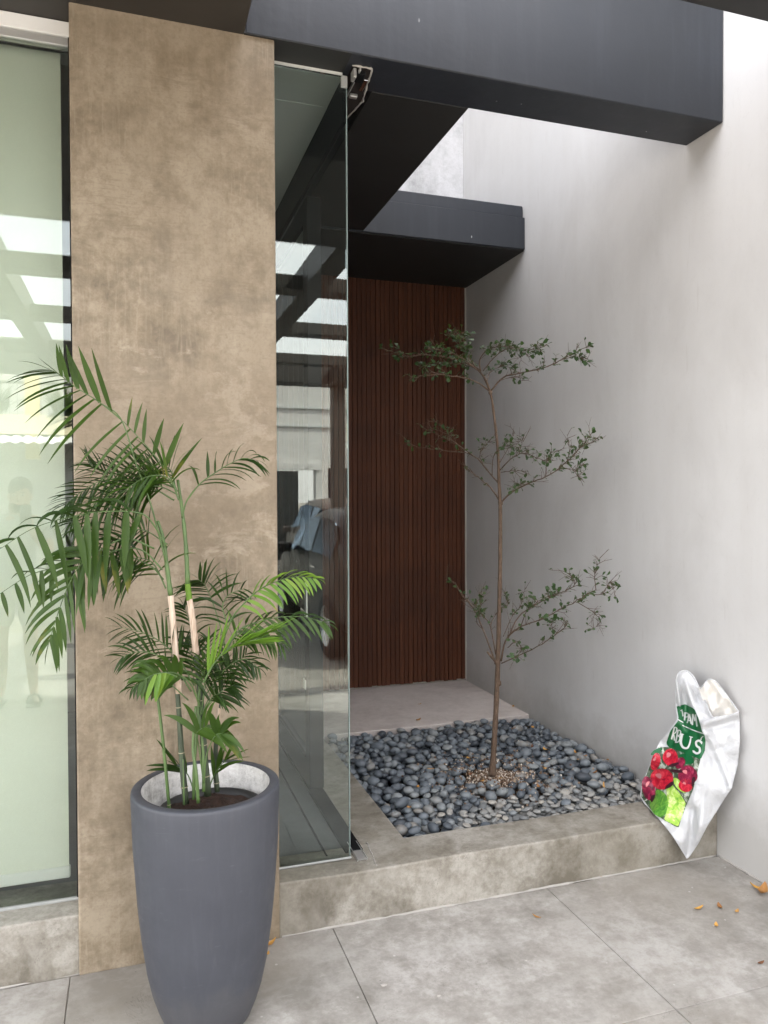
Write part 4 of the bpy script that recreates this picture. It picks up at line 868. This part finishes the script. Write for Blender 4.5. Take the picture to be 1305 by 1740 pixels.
def resample(poly, n):
    P = [np.array(p, float) for p in poly]; P.append(P[0]); L = [np.linalg.norm(P[i+1]-P[i]) for i in range(len(P)-1)]; tot = sum(L); out = []
    for k in range(n):
        s_ = tot*k/n; i = 0
        while s_ > L[i]: s_ -= L[i]; i += 1
        out.append(P[i]+(P[i+1]-P[i])*s_/L[i])
    return out
outl = [(490, 190), (545, 170), (600, 210), (650, 310), (700, 420), (745, 515), (840, 500), (935, 480), (945, 540), (945, 700), (930, 870), (885, 1040), (800, 1170), (700, 1330), (640, 1450), (575, 1545), (555, 1567), (525, 1520), (450, 1400), (380, 1310), (320, 1240), (240, 1160), (205, 1100), (215, 1040), (250, 940), (290, 830), (350, 700), (440, 590), (482, 530), (470, 430), (463, 320), (478, 230)]
sack = empty('fertiliser_sack', tuple(bagpt(555, 1567))); tag(sack, 'white plastic sack with green and red fruit print leaning on the step', 'sack')
def sobj(name, g, mat, parent=None, smooth=True):
    o = mesh(name, [Vector(v)-sack.location for v in g[0]], g[1], mat, None, smooth); o.parent = parent or sack; return o
NO, NR = 168, 40
OL = resample(outl, NO); cen = np.array((600., 860.)); vs_, fs = [], []
for r in range(NR+1):
    f = r/NR
    for k in range(NO): q = cen+(OL[k]-cen)*f; vs_.append(bagpt(q[0], q[1]))
for r in range(NR):
    for k in range(NO): k2 = (k+1) % NO; fs.append((r*NO+k, r*NO+k2, (r+1)*NO+k2, (r+1)*NO+k))
base = len(vs_)
for r in range(9):
    f = 1-r/8*.98
    for k in range(NO):
        q = cen+(OL[k]-cen)*f; th = .004+.10*(1-f*f)**.6; p_ = PX(*bz(q[0], q[1]), bagdepth(q[0], q[1], 0.)+th)
        p_.x = min(p_.x, XR-.004); vs_.append(p_)
for r in range(8):
    for k in range(NO): k2 = (k+1) % NO; fs.append((base+r*NO+k, base+r*NO+k2, base+(r+1)*NO+k2, base+(r+1)*NO+k))
for k in range(NO): k2 = (k+1) % NO; fs.append((NR*NO+k, NR*NO+k2, base+k2, base+k))
sobj('body', (vs_, fs), 'bag_plastic')
# rear lip of the open mouth
lip = [(640, 300), (665, 290), (710, 237), (760, 250), (800, 290), (870, 385), (937, 478), (925, 520), (840, 540), (745, 555), (690, 440)]
LO = resample(lip, 72); lc = np.array((775., 420.)); vs_, fs = [], []
def lipd(x, y): return 3.235-.09*(x-640)/300+.012*math.sin((x+y)*.03)+.008*math.sin(x*.07-y*.02)-.02*math.exp(-((x-720-(y-240)*.9)/26)**2)
for r in range(13):
    for k in range(72): q = lc+(LO[k]-lc)*r/12; vs_.append(PX(*bz(q[0], q[1]), lipd(q[0], q[1])))
for r in range(12):
    for k in range(72): k2 = (k+1) % 72; fs.append((r*72+k, r*72+k2, (r+1)*72+k2, (r+1)*72+k))
lp = sobj('rear_lip', (vs_, fs), 'bag_inside')
sobj('hem', tube_geo([PX(*bz(x, y), lipd(x, y)-.002) for x, y in spline([(650, 305), (680, 275), (710, 237), (760, 250), (800, 290), (870, 385), (937, 478)], 24)], .003, 6), 'bag_plastic', lp)
sobj('hem', tube_geo([bagpt(x, y, -.001) for x, y in spline([(935, 482), (850, 505), (745, 518), (700, 425), (650, 312), (600, 214), (545, 173), (492, 192), (470, 250)], 40)], .0032, 6), 'bag_plastic')
# print
def fill(poly, n, off, rings=10, c=None):
    Q = resample(poly, n); c = np.mean(Q, 0) if c is None else np.array(c, float); v_, f_ = [], []
    for r in range(rings+1):
        for k in range(n): q = c+(Q[k]-c)*r/rings; v_.append(bagpt(q[0], q[1], off))
    for r in range(rings):
        for k in range(n): k2 = (k+1) % n; f_.append((r*n+k, r*n+k2, (r+1)*n+k2, (r+1)*n+k))
    return v_, f_
def ell(cx, cy, a, b_, rot=0., n=28, lump=0.):
    o_ = []
    for k in range(n):
        t_ = 2*math.pi*k/n; s_ = 1+lump*math.sin(3*t_+cx); x, y = a*math.cos(t_)*s_, b_*math.sin(t_)*s_
        o_.append((cx+x*math.cos(rot)-y*math.sin(rot), cy+x*math.sin(rot)+y*math.cos(rot)))
    return o_
def leafp(cx, cy, a, b_, rot):
    o_ = []
    for k in range(24):
        t_ = 2*math.pi*k/24; x, y = a*math.cos(t_), b_*math.sin(t_)*abs(math.sin(t_))**.4
        o_.append((cx+x*math.cos(rot)-y*math.sin(rot), cy+x*math.sin(rot)+y*math.cos(rot)))
    return o_
OFF = -.0022
pic = sobj('printed_picture', fill([(345, 735), (420, 738), (470, 755), (560, 790), (655, 826), (640, 880), (620, 970), (600, 1050), (545, 1180), (490, 1335), (390, 1282), (290, 1205), (215, 1105), (222, 1040), (255, 940), (295, 832)], 70, OFF, 16), 'print_foliage')
gpn = sobj('printed_panel', fill([(478, 437), (540, 420), (608, 455), (640, 530), (668, 632), (682, 642), (692, 690), (686, 765), (656, 828), (560, 792), (470, 757), (418, 738), (400, 710), (430, 620), (486, 545), (492, 520)], 70, OFF-.0012, 14, (560, 640)), 'print_green')
for nm, poly, mt in [('printed_leaf', leafp(350, 1155, 105, 72, 1.45), 'print_leaf'), ('printed_leaf', [(400, 1040), (440, 1010), (500, 1080), (545, 1150), (520, 1240), (488, 1328), (385, 1275), (415, 1170)], 'print_lime'), ('printed_leaf', leafp(550, 825, 62, 38, .4), 'print_green'), ('printed_leaf', leafp(500, 1020, 70, 28, .9), 'print_lime'), ('printed_leaf', leafp(330, 770, 50, 18, -.5), 'print_green')]:
    sobj(nm, fill(poly, 40, OFF-.0012, 8), mt, pic)
for a, mt in [((270, 1045, 47, 92, -.25), 'print_plum'), ((322, 845, 34, 66, .25), 'print_cherry'), ((505, 855, 32, 46, .5), 'print_plum'), ((560, 945, 72, 70, .2), 'print_plum'), ((545, 1020, 52, 50, 0), 'print_cherry'), ((432, 815, 56, 66, -.2), 'print_cherry'), ((368, 972, 84, 78, .2), 'print_cherry')]:
    sobj('printed_fruit', fill(ell(*a, lump=.03), 32, OFF-.0026, 8), mt, pic)
for (cx, cy, a, b_) in [(418, 795, 16, 20), (345, 950, 24, 18), (262, 1010, 10, 24), (540, 920, 18, 14), (315, 825, 9, 18), (535, 1005, 13, 9)]:
    sobj('printed_highlight', fill(ell(cx, cy, a, b_, .5, lump=.12), 20, OFF-.0034, 4), 'print_pink', pic)
for (cx, cy, a, b_, r_) in [(455, 868, 40, 12, -.3), (425, 1020, 38, 14, -.7), (300, 1115, 14, 30, .4), (600, 990, 12, 38, .2), (480, 915, 60, 12, .1)]:
    sobj('printed_shadow', fill(ell(cx, cy, a, b_, r_, lump=.1), 20, OFF-.0031, 4), 'print_dark', pic)
def stroke(pts, w, off=OFF-.003):
    P = spline(pts, max(4, 5*len(pts))) if len(pts) > 2 else [np.array(pts[0], float)+(np.array(pts[1], float)-np.array(pts[0], float))*i/5 for i in range(6)]
    v_, f_ = [], []
    for i, p in enumerate(P):
        t_ = P[min(i+1, len(P)-1)]-P[max(i-1, 0)]; t_ = t_/max(1e-6, np.linalg.norm(t_)); nn = np.array((-t_[1], t_[0]))
        ww = w if not hasattr(w, '__len__') else w[0]+(w[1]-w[0])*i/(len(P)-1)
        for s_ in (-.5, .5): q = p+nn*ww*s_; v_.append(bagpt(q[0], q[1], off))
        if i: o_ = 2*(i-1); f_.append((o_, o_+1, o_+3, o_+2))
    return v_, f_
def letter(strokes, mt='print_white'):
    mb_ = MB()
    for k, (pts, w) in enumerate(strokes): mb_.add(stroke(pts, w, OFF-.003-.0002*k))
    return sobj('letter', (mb_.v, mb_.f), mt, gpn)
letter([([(486, 533), (528, 556)], 7)]); letter([([(520, 576), (600, 612), (680, 640)], (6, 8))])
letter([([(518, 462), (525, 510)], 11), ([(508, 470), (520, 460)], 7)])                                            # 1
letter([([(541, 480), (536, 540)], 11), ([(541, 484), (562, 490), (560, 512), (539, 514)], 8)])                    # P
letter([([(572, 494), (556, 560)], 10), ([(572, 494), (586, 566)], 11), ([(562, 540), (583, 543)], 7)])            # A
letter([([(596, 492), (594, 574)], 11), ([(597, 494), (612, 545)], 9), ([(612, 545), (617, 496)], 8), ([(617, 496), (628, 585)], 11)])   # M
letter([([(462, 588), (440, 680)], 11), ([(464, 590), (480, 600), (470, 630), (452, 636)], 7), ([(455, 636), (462, 690)], 9)])           # R
letter([([(488, 610), (470, 705)], 11), ([(490, 610), (508, 622), (500, 648), (482, 652)], 7), ([(482, 652), (502, 668), (490, 698), (466, 702)], 8)])   # B
letter([([(516, 640), (508, 700), (524, 738), (556, 744), (574, 712), (584, 662)], (21, 10)), ([(502, 636), (532, 645)], 6), ([(570, 658), (598, 666)], 6)])   # U
letter([([(664, 706), (644, 690), (622, 700), (626, 728), (646, 744), (648, 772), (626, 784), (600, 768)], 16), ([(665, 700), (662, 716)], 6), ([(598, 760), (600, 776)], 6)])   # S
letter([([(656, 684), (662, 668), (676, 656)], (9, 3))])                                                          # leaf mark over the S

# ================================================================== ACROSS THE DRIVE (mirrored in the glass)
def car(name, label, loc, rz, L, W_, H, mat, suv, group='parked cars mirrored in the glass'):
    root = empty(name, loc, rz); tag(root, label, 'car', group)
    # stations from rear (y=+L/2) to front; car nose points to -y
    if not suv: st_ = [(.50, .42, .60, .62), (.485, .30, .86, .88), (.44, .26, .92, .98), (.38, .24, .94, 1.10), (.27, .22, .95, 1.42), (.10, .22, .95, 1.475), (-.05, .22, .93, 1.45), (-.20, .22, .92, 1.20), (-.27, .22, .90, .96), (-.40, .24, .80, .84), (-.48, .28, .66, .68), (-.50, .36, .55, .56)]
    else: st_ = [(.50, .42, .95, .97), (.49, .32, 1.0, 1.12), (.475, .28, 1.02, 1.30), (.44, .26, 1.02, 1.50), (.36, .26, 1.02, 1.56), (.10, .24, 1.02, 1.60), (-.05, .24, 1.0, 1.58), (-.20, .24, .98, 1.30), (-.27, .24, .96, 1.02), (-.42, .26, .9, .94), (-.485, .30, .78, .80), (-.50, .38, .62, .63)]
    hs_ = H/(1.475 if not suv else 1.60); rows = []
    for (u, zb, zw, zr) in st_:
        zb, zw, zr = zb*hs_, zw*hs_, zr*hs_; e = 1-.12*max(0, abs(u)-.38)/.12; hw = W_/2*e
        g = max(0., min(1., (zr-zw)/.4)); tw_ = hw*(1-.20*g)
        rows.append([(0, zb), (hw*.9, zb), (hw*.985, zb+.12), (hw, zb+(zw-zb)*.62), (hw*.965, zw), (hw*.965-(hw*.965-tw_)*.9-.02, zw+(zr-zw)*.86), (tw_*.82, zr-.006), (tw_*.4, zr+.012), (0, zr+.016)])
    n = len(rows[0]); vs_ = []; 
    for (u, *_), row in zip(st_, rows):
        for s_ in (1, -1):
            for x, z in row: vs_.append((s_*x, u*L, z))
    body, side, scr = [], [], []
    for i in range(len(st_)-1):
        for si, s_ in enumerate((1, -1)):
            for k in range(n-1):
                a, b_ = (i*2+si)*n+k, ((i+1)*2+si)*n+k; f_ = (a, a+1, b_+1, b_) if s_ > 0 else (a, b_, b_+1, a+1)
                body.append(f_)
    o = mesh('body', vs_, body, mat, root, True)
    ms = o.modifiers.new('sub', 'SUBSURF'); ms.levels = 1; ms.render_levels = 2
    def rowpt(u, k, f, s_, out=.012):      # point on the cabin side between belt (f=0) and roof edge (f=1)
        us = [q[0] for q in st_]
        for i in range(len(us)-1):
            if us[i] >= u >= us[i+1]:
                t_ = (us[i]-u)/(us[i]-us[i+1]); r0, r1 = rows[i], rows[i+1]
                A = Vector((r0[4][0]+(r1[4][0]-r0[4][0])*t_, u*L, r0[4][1]+(r1[4][1]-r0[4][1])*t_)); B = Vector((r0[5][0]+(r1[5][0]-r0[5][0])*t_, u*L, r0[5][1]+(r1[5][1]-r0[5][1])*t_))
                p_ = A.lerp(B, f); return Vector(((p_.x+out)*s_, p_.y, p_.z))
    segs_ = [(.335, .115), (.095, -.055), (-.07, -.19)] if not suv else [(.45, .30), (.28, .07), (.05, -.10), (-.115, -.19)]
    for s_ in (1, -1):
        for u0, u1 in segs_:
            v_, f_ = [], []
            for i in range(5):
                for f in (.10, .5, .92): v_.append(rowpt(u0+(u1-u0)*i/4, 0, f, s_))
                if i:
                    for k in (0, 1): q = 3*(i-1)+k; f_.append((q, q+1, q+4, q+3))
            mesh('side_window', v_, f_, 'car_glass', root, True)
    def screen(nm, ua, ub, out):
        v_, f_ = [], []
        for i in range(5):
            u = ua+(ub-ua)*i/4; e = rowpt(u, 0, .85 if nm == 'x' else .8, 1, -.05)
            # top centre line height at this station
            us = [q[0] for q in st_]
            for j in range(len(us)-1):
                if us[j] >= u >= us[j+1]: t_ = (us[j]-u)/(us[j]-us[j+1]); zt = rows[j][8][1]+(rows[j+1][8][1]-rows[j][8][1])*t_; hw = rows[j][6][0]+(rows[j+1][6][0]-rows[j][6][0])*t_
            for k in range(7): f = k/3-1; v_.append((f*hw*.98, u*L+(out if i >= 0 else 0), zt-.012*f*f+.014))
            if i:
                for k in range(6): q = 7*(i-1)+k; f_.append((q, q+1, q+8, q+7))
        mesh(nm, v_, f_, 'car_glass', root, True)
    screen('rear_window', (.43, .47)[suv], (.29, .447)[suv], .012); screen('windscreen', -.075, -.255, -.006)
    for sx in (1, -1):
        for u in (.31, -.31):
            w_ = empty('wheel', (sx*(W_/2-.09), u*L, .31)); w_.parent = root
            g1, g2 = [], []
            def ring(prof_, nm, mt):
                v_, f_ = [], []; N_ = 28; m_ = len(prof_)
                for k in range(N_):
                    a = 2*math.pi*k/N_
                    for r_, x in prof_: v_.append((x*sx, r_*math.cos(a), r_*math.sin(a)))
                for k in range(N_):
                    k2 = (k+1) % N_
                    for i in range(m_-1): f_.append((k*m_+i, k2*m_+i, k2*m_+i+1, k*m_+i+1))
                mesh(nm, v_, f_, mt, w_, True)
            ring([(.2, -.1), (.29, -.1), (.31, -.07), (.31, .07), (.29, .1), (.2, .1)], 'tyre', 'tyre'); ring([(0, .07), (.06, .085), (.08, .06), (.19, .07), (.2, .098)], 'rim', 'aluminium')
        hwl = W_/2
        zl = .80*hs_ if not suv else 1.0*hs_
        b = box_bm(-.11, .11, -.05, .05, -.075, .075, .03, 3); o = bm_obj('tail_lamp', b, 'lamp_red', root, True); o.location = (sx*(hwl*.78), L*.475, zl); o.rotation_euler = (0, 0, -sx*.5)
        b = box_bm(-.15, .15, -.06, .06, -.07, .07, .03, 3); o = bm_obj('headlamp', b, 'lamp_clear', root, True); o.location = (sx*hwl*.7, -L*.467, .66*hs_)
        b = box_bm(-.09, .09, -.05, .05, -.06, .06, .03, 3); o = bm_obj('mirror', b, mat, root, True); o.location = (sx*(hwl+.07), -L*.16, .98*hs_)
        for u in (.10, -.1): o = box('door_handle', -.012, .012, -.09, .09, -.012, .012, 'chrome', root, bev=.005); o.location = (sx*(hwl*.985), (u+.05)*L, .84*hs_)
    o = box('number_plate', -.17, .17, -.008, .008, -.06, .06, 'plate_white', root); o.location = (0, L*.497, .66*hs_)
    o = box('bumper', -W_*.43, W_*.43, -.07, .07, -.1, .1, 'black_trim' if not suv else 'chrome', root, bev=.04, seg=3); o.location = (0, L*.478, .44*hs_)
    return root
car('parked_car', 'black hatchback parked nose to the street, mirrored in the glass panel', (2.63, -2.85, 0), 0, 3.75, 1.7, 1.47, 'car_black', False)
car('parked_car', 'bronze high-roofed car parked across the street, mirrored in the glass panel', (3.85, -8.9, -.04), .06, 4.2, 1.75, 1.6, 'car_bronze', True)

fh = empty('facing_house', (4.5, -12.6, 0)); tag(fh, 'white two-storey house across the street with dark garage opening', 'house')
def fp(name, *a, **k): return par(box(name, *a, **k), fh)
Y0 = -12.6
for x0, x1, z0, z1 in ((.6, 2.2, -.1, 2.3), (4.25, 4.55, -.1, 2.3), (5.35, 9, -.1, 2.3), (.6, 9, 2.3, 4.6), (4.55, 5.35, -.1, .75)): fp('wall', x0, x1, Y0-.3, Y0, z0, z1, 'facade_white', bev=0)
fp('garage_recess', 2.2, 4.25, Y0-2.2, Y0-2.1, -.1, 2.3, 'dark_opening', bev=0); fp('garage_door', 2.3, 3.1, Y0-.28, Y0-.22, .0, 2.1, 'shutter_grey', bev=.01); fp('lintel', 2.1, 4.35, Y0+.002, Y0+.1, 2.24, 2.42, 'facade_white', bev=.01)
wd = fp('window', 4.55, 5.35, Y0-.24, Y0-.22, .75, 2.3, 'car_glass', bev=0)
for x0, x1, z0, z1 in ((4.55, 4.61, .75, 2.3), (5.29, 5.35, .75, 2.3), (4.92, 4.97, .81, 2.24), (4.611, 5.289, 2.24, 2.3), (4.611, 5.289, .75, .81), (4.62, 4.915, 1.5, 1.54), (4.975, 5.28, 1.5, 1.54)): 
    o = fp('frame', x0, x1, Y0-.215, Y0-.17, z0, z1, 'black_trim', bev=.005)
for z in (3.28, 3.72): fp('string_course', .6, 9, Y0+.002, Y0+.05, z, z+.05, 'shutter_grey', bev=.005)
fp('parapet', .5, 9.1, Y0-.4, Y0+.12, 4.602, 4.75, 'facade_cream', bev=.01)
gh = empty('neighbour_house', (-3, -11.9, 0)); tag(gh, 'pale low house across the street with corrugated awning and roof railing', 'house')
def gp_(name, *a, **k): return par(box(name, *a, **k), gh)
Y1 = -12.2
gp_('wall', -9, .5, Y1-.3, Y1, -.1, 2.9, 'facade_white', bev=0); gp_('gate', -4.2, -.4, Y1+.005, Y1+.06, -.03, 2.35, 'shutter_grey', bev=.01)
gp_('balcony_slab', -9, .5, Y1-.4, Y1+.5, 2.905, 3.3, 'facade_cream', bev=.01); gp_('upper_wall', -9, .5, Y1-2.4, Y1-2.1, 3.3, 5.4, 'facade_white', bev=0)
for x0 in (-2.1, -5.4): gp_('column', x0, x0+.26, Y1+.2, Y1+.46, 2.4, 4.6, 'facade_yellow', bev=.01)
v_, f_ = [], []
for i in range(161):
    x = -6.5+7.0*i/160
    for j in range(2): v_.append((x, Y1+.1+1.3*j, 2.95-.28*j+.022*math.sin(i*1.25)))
    if i: f_.append((2*i-2, 2*i-1, 2*i+1, 2*i))
par(mesh('awning', v_, f_, 'sheet_metal', None, True), gh)
for k in range(48): gp_('baluster', -6.6+k*.15, -6.585+k*.15, Y1+.42, Y1+.435, 3.3, 3.95, 'black_trim', bev=0)
gp_('handrail', -6.7, .45, Y1+.405, Y1+.45, 3.95, 4.0, 'black_trim', bev=.005)
for q, x0 in enumerate((-4.6, -3.3, -2.75, -1.4)):
    bush = empty('balcony_shrub', (x0, Y1+.05, 3.3)); tag(bush, ['spiky shrub at the far end of the balcony railing', 'spiky shrub left of the yellow column on the balcony', 'small spiky shrub touching the yellow column on the balcony', 'spiky shrub right of the yellow column on the balcony'][q], 'shrub', 'shrubs behind the balcony railing')
    mb = MB()
    for k in range(70):
        a = random.uniform(0, 6.28); d = Vector((math.cos(a)*.6, math.sin(a)*.5, random.uniform(.5, 1.6))); mb.add(leaflet_geo(Vector((random.gauss(0, .08), random.gauss(0, .06), .05)), d, random.uniform(.4, .8), .05, random.uniform(.2, .9), Vector((0, .6, .6))))
    mesh('foliage', mb.v, mb.f, 'palm_mid', bush, True)['kind'] = 'stuff'
    mesh('stem', *tube_geo([(0, 0, -.01), (0, 0, .15)], [.03, .02], 6), 'bark', bush)

# ------------------------------------------------------------------ the person taking the picture (mirrored in the window)
per = empty('person', (-.85, -.85, 0)); tag(per, 'person in grey shirt and pale shorts holding up a phone, mirrored in window', 'person')
def skin(name, J, Ed, mat, parent=per, root=0, lv=2):
    me = bpy.data.meshes.new(name); names = list(J); me.from_pydata([Vector(J[k][:3])-Vector(per.location) for k in names], [(names.index(a), names.index(b_)) for a, b_ in Ed], []); me.materials.append(M[mat])
    o = link(name, me, parent); md = o.modifiers.new('skin', 'SKIN'); md.use_smooth_shade = True
    for i, k in enumerate(names):
        sv = me.skin_vertices[0].data[i]; r_ = J[k][3]; sv.radius = r_ if isinstance(r_, tuple) else (r_, r_); sv.use_root = (i == root)
    sb = o.modifiers.new('sub', 'SUBSURF'); sb.levels = 1; sb.render_levels = lv
    return o
bx_, by_ = -.85, -.85
J = {'pel': (bx_, by_, .95, (.13, .10)), 'wai': (bx_, by_, 1.08, (.125, .095)), 'che': (bx_+.01, by_, 1.26, (.145, .10)), 'ste': (bx_+.02, by_, 1.37, (.12, .08)), 'nec': (bx_+.03, by_+.01, 1.45, .052), 'jaw': (bx_+.035, by_+.035, 1.53, (.062, .068)), 'cra': (bx_+.037, by_+.025, 1.60, (.074, .09)), 'top': (bx_+.038, by_+.015, 1.665, (.05, .06)),
     'hL': (bx_-.09, by_, .88, .082), 'kL': (bx_-.11, by_+.03, .50, .056), 'cL': (bx_-.11, by_+.0, .36, .055), 'aL': (bx_-.12, by_-.02, .09, .036), 'fL': (bx_-.13, by_+.07, .045, (.036, .028)), 'tL': (bx_-.14, by_+.15, .036, (.038, .018)),
     'hR': (bx_+.09, by_, .88, .082), 'kR': (bx_+.10, by_+.04, .50, .056), 'cR': (bx_+.10, by_+.01, .36, .055), 'aR': (bx_+.11, by_-.01, .09, .036), 'fR': (bx_+.13, by_+.08, .045, (.036, .028)), 'tR': (bx_+.15, by_+.16, .036, (.038, .018)),
     'sL': (bx_-.165, by_, 1.375, .052), 'eL': (bx_-.23, by_-.02, 1.10, .04), 'wL': (bx_-.22, by_+.08, .86, .027), 'pL': (bx_-.215, by_+.10, .79, (.036, .018)),
     'sR': (bx_+.20, by_, 1.375, .052), 'eR': (bx_+.25, by_+.10, 1.14, .04), 'wR': (bx_+.16, by_+.32, 1.30, .027), 'pR': (bx_+.14, by_+.35, 1.37, (.036, .018))}
Ed = [('pel', 'wai'), ('wai', 'che'), ('che', 'ste'), ('ste', 'nec'), ('nec', 'jaw'), ('jaw', 'cra'), ('cra', 'top'), ('pel', 'hL'), ('hL', 'kL'), ('kL', 'cL'), ('cL', 'aL'), ('aL', 'fL'), ('fL', 'tL'), ('pel', 'hR'), ('hR', 'kR'), ('kR', 'cR'), ('cR', 'aR'), ('aR', 'fR'), ('fR', 'tR'), ('ste', 'sL'), ('sL', 'eL'), ('eL', 'wL'), ('wL', 'pL'), ('ste', 'sR'), ('sR', 'eR'), ('eR', 'wR'), ('wR', 'pR')]
for s_, P0, dr, cu in (('L', Vector(J['pL'][:3]), Vector((0, .15, -1)), Vector((.5, .3, 0))), ('R', Vector(J['pR'][:3]), Vector((-.12, .05, .99)), Vector((-.5, .35, -.2)))):
    acr = Vector((.25, 1, 0)).normalized() if s_ == 'L' else Vector((.97, 0, .12))
    for q, (off, ln) in enumerate(((-.028, .068), (-.009, .078), (.010, .073), (.028, .058))):
        a = P0+acr*off+dr*.035; 
        for h in range(3):
            nm = f'{s_}{q}{h}'; d_ = (dr+cu*(.25+.35*h)).normalized(); a = a+d_*(ln/3 if h else .012); J[nm] = (*a, .0085-.001*h); Ed.append((f'p{s_}' if h == 0 else f'{s_}{q}{h-1}', nm))
    a = P0-acr*.034; J[f'{s_}t0'] = (*a, .011); J[f'{s_}t1'] = (*(a-acr*.014+dr*.03), .0095); J[f'{s_}t2'] = (*(a-acr*.010+dr*.056), .008); Ed += [(f'p{s_}', f'{s_}t0'), (f'{s_}t0', f'{s_}t1'), (f'{s_}t1', f'{s_}t2')]
body_ = skin('body', J, Ed, 'skin')
skin('shirt', {'hem': (bx_, by_, .86, (.168, .135)), 'pel': (bx_, by_, .95, (.16, .126)), 'wai': (bx_, by_, 1.08, (.148, .115)), 'che': (bx_+.01, by_, 1.26, (.162, .116)), 'ste': (bx_+.02, by_, 1.37, (.135, .092)), 'nec': (bx_+.03, by_, 1.425, .062), 'sL': (bx_-.165, by_, 1.375, .066), 'eL': (bx_-.21, by_-.012, 1.17, .058), 'sR': (bx_+.20, by_, 1.375, .066), 'eR': (bx_+.235, by_+.065, 1.215, .058)},
     [('hem', 'pel'), ('pel', 'wai'), ('wai', 'che'), ('che', 'ste'), ('ste', 'nec'), ('ste', 'sL'), ('sL', 'eL'), ('ste', 'sR'), ('sR', 'eR')], 'shirt')
skin('shorts', {'pel': (bx_, by_, .96, (.150, .118)), 'pe2': (bx_, by_, .90, (.152, .12)), 'hL': (bx_-.09, by_, .84, .098), 'kL': (bx_-.108, by_+.02, .56, .088), 'hR': (bx_+.09, by_, .84, .098), 'kR': (bx_+.10, by_+.03, .56, .088)}, [('pel', 'pe2'), ('pe2', 'hL'), ('hL', 'kL'), ('pe2', 'hR'), ('hR', 'kR')], 'shorts')
def pball(name, c_, r, mat, parent=per):
    b = bmesh.new(); bmesh.ops.create_uvsphere(b, u_segments=20, v_segments=14, radius=1)
    for v in b.verts: v.co = Vector((v.co.x*r[0], v.co.y*r[1], v.co.z*r[2]))
    o = bm_obj(name, b, mat, parent, True); o.location = Vector(c_)-Vector(per.location); return o
hx, hy = bx_+.037, by_+.03
b = bmesh.new(); bmesh.ops.create_uvsphere(b, u_segments=28, v_segments=18, radius=1)
for v in b.verts:
    c = v.co.copy(); v.co = Vector((c.x*.086, c.y*.104-.012, c.z*.098))
    if c.y > .35 and c.z < .45: v.co *= .78
    if c.z < -.5: v.co *= .8
o = bm_obj('hair', b, 'hair', per, True); o.location = Vector((hx, hy-.012, 1.632))-Vector(per.location)
for s_ in (-1, 1):
    pball('eye', (hx+s_*.031, hy+.088, 1.585), (.013, .010, .009), 'eye_white'); pball('pupil', (hx+s_*.031, hy+.096, 1.585), (.006, .004, .006), 'eye_dark'); pball('ear', (hx+s_*.078, hy-.005, 1.572), (.010, .018, .03), 'skin')
    pball('brow', (hx+s_*.031, hy+.090, 1.606), (.02, .008, .004), 'hair')
    J2 = J['f'+('L' if s_ < 0 else 'R')]; T2 = J['t'+('L' if s_ < 0 else 'R')]
    sn_ = empty('sandal', (J2[0]-per.location.x, J2[1]-per.location.y, 0)); sn_.parent = per
    o = box('sole', -.052, .052, -.12, .14, .0, .02, 'sandal', sn_, bev=.01, seg=2); mesh('strap', *tube_geo([(-.05, .05, .015), (-.035, .05, .065), (0, .05, .082), (.035, .05, .065), (.05, .05, .015)], .011, 8), 'sandal', sn_, True)
pball('nose', (hx, hy+.102, 1.556), (.014, .02, .022), 'skin'); pball('mouth', (hx, hy+.092, 1.515), (.026, .010, .008), 'lips')
ph = empty('phone', (bx_+.12, by_+.405, 1.45)); tag(ph, 'black phone held up by the person, mirrored in the window', 'phone')
o = box('case', -.038, .038, -.0045, .0045, -.1, .06, 'phone_black', ph, bev=.004, seg=2); o.rotation_euler = (0, 0, -.2)
b = box_bm(-.016, .016, .0046, .008, .018, .05, .003, 2); o = bm_obj('lens_bump', b, 'phone_black', ph); o.rotation_euler = (0, 0, -.2)
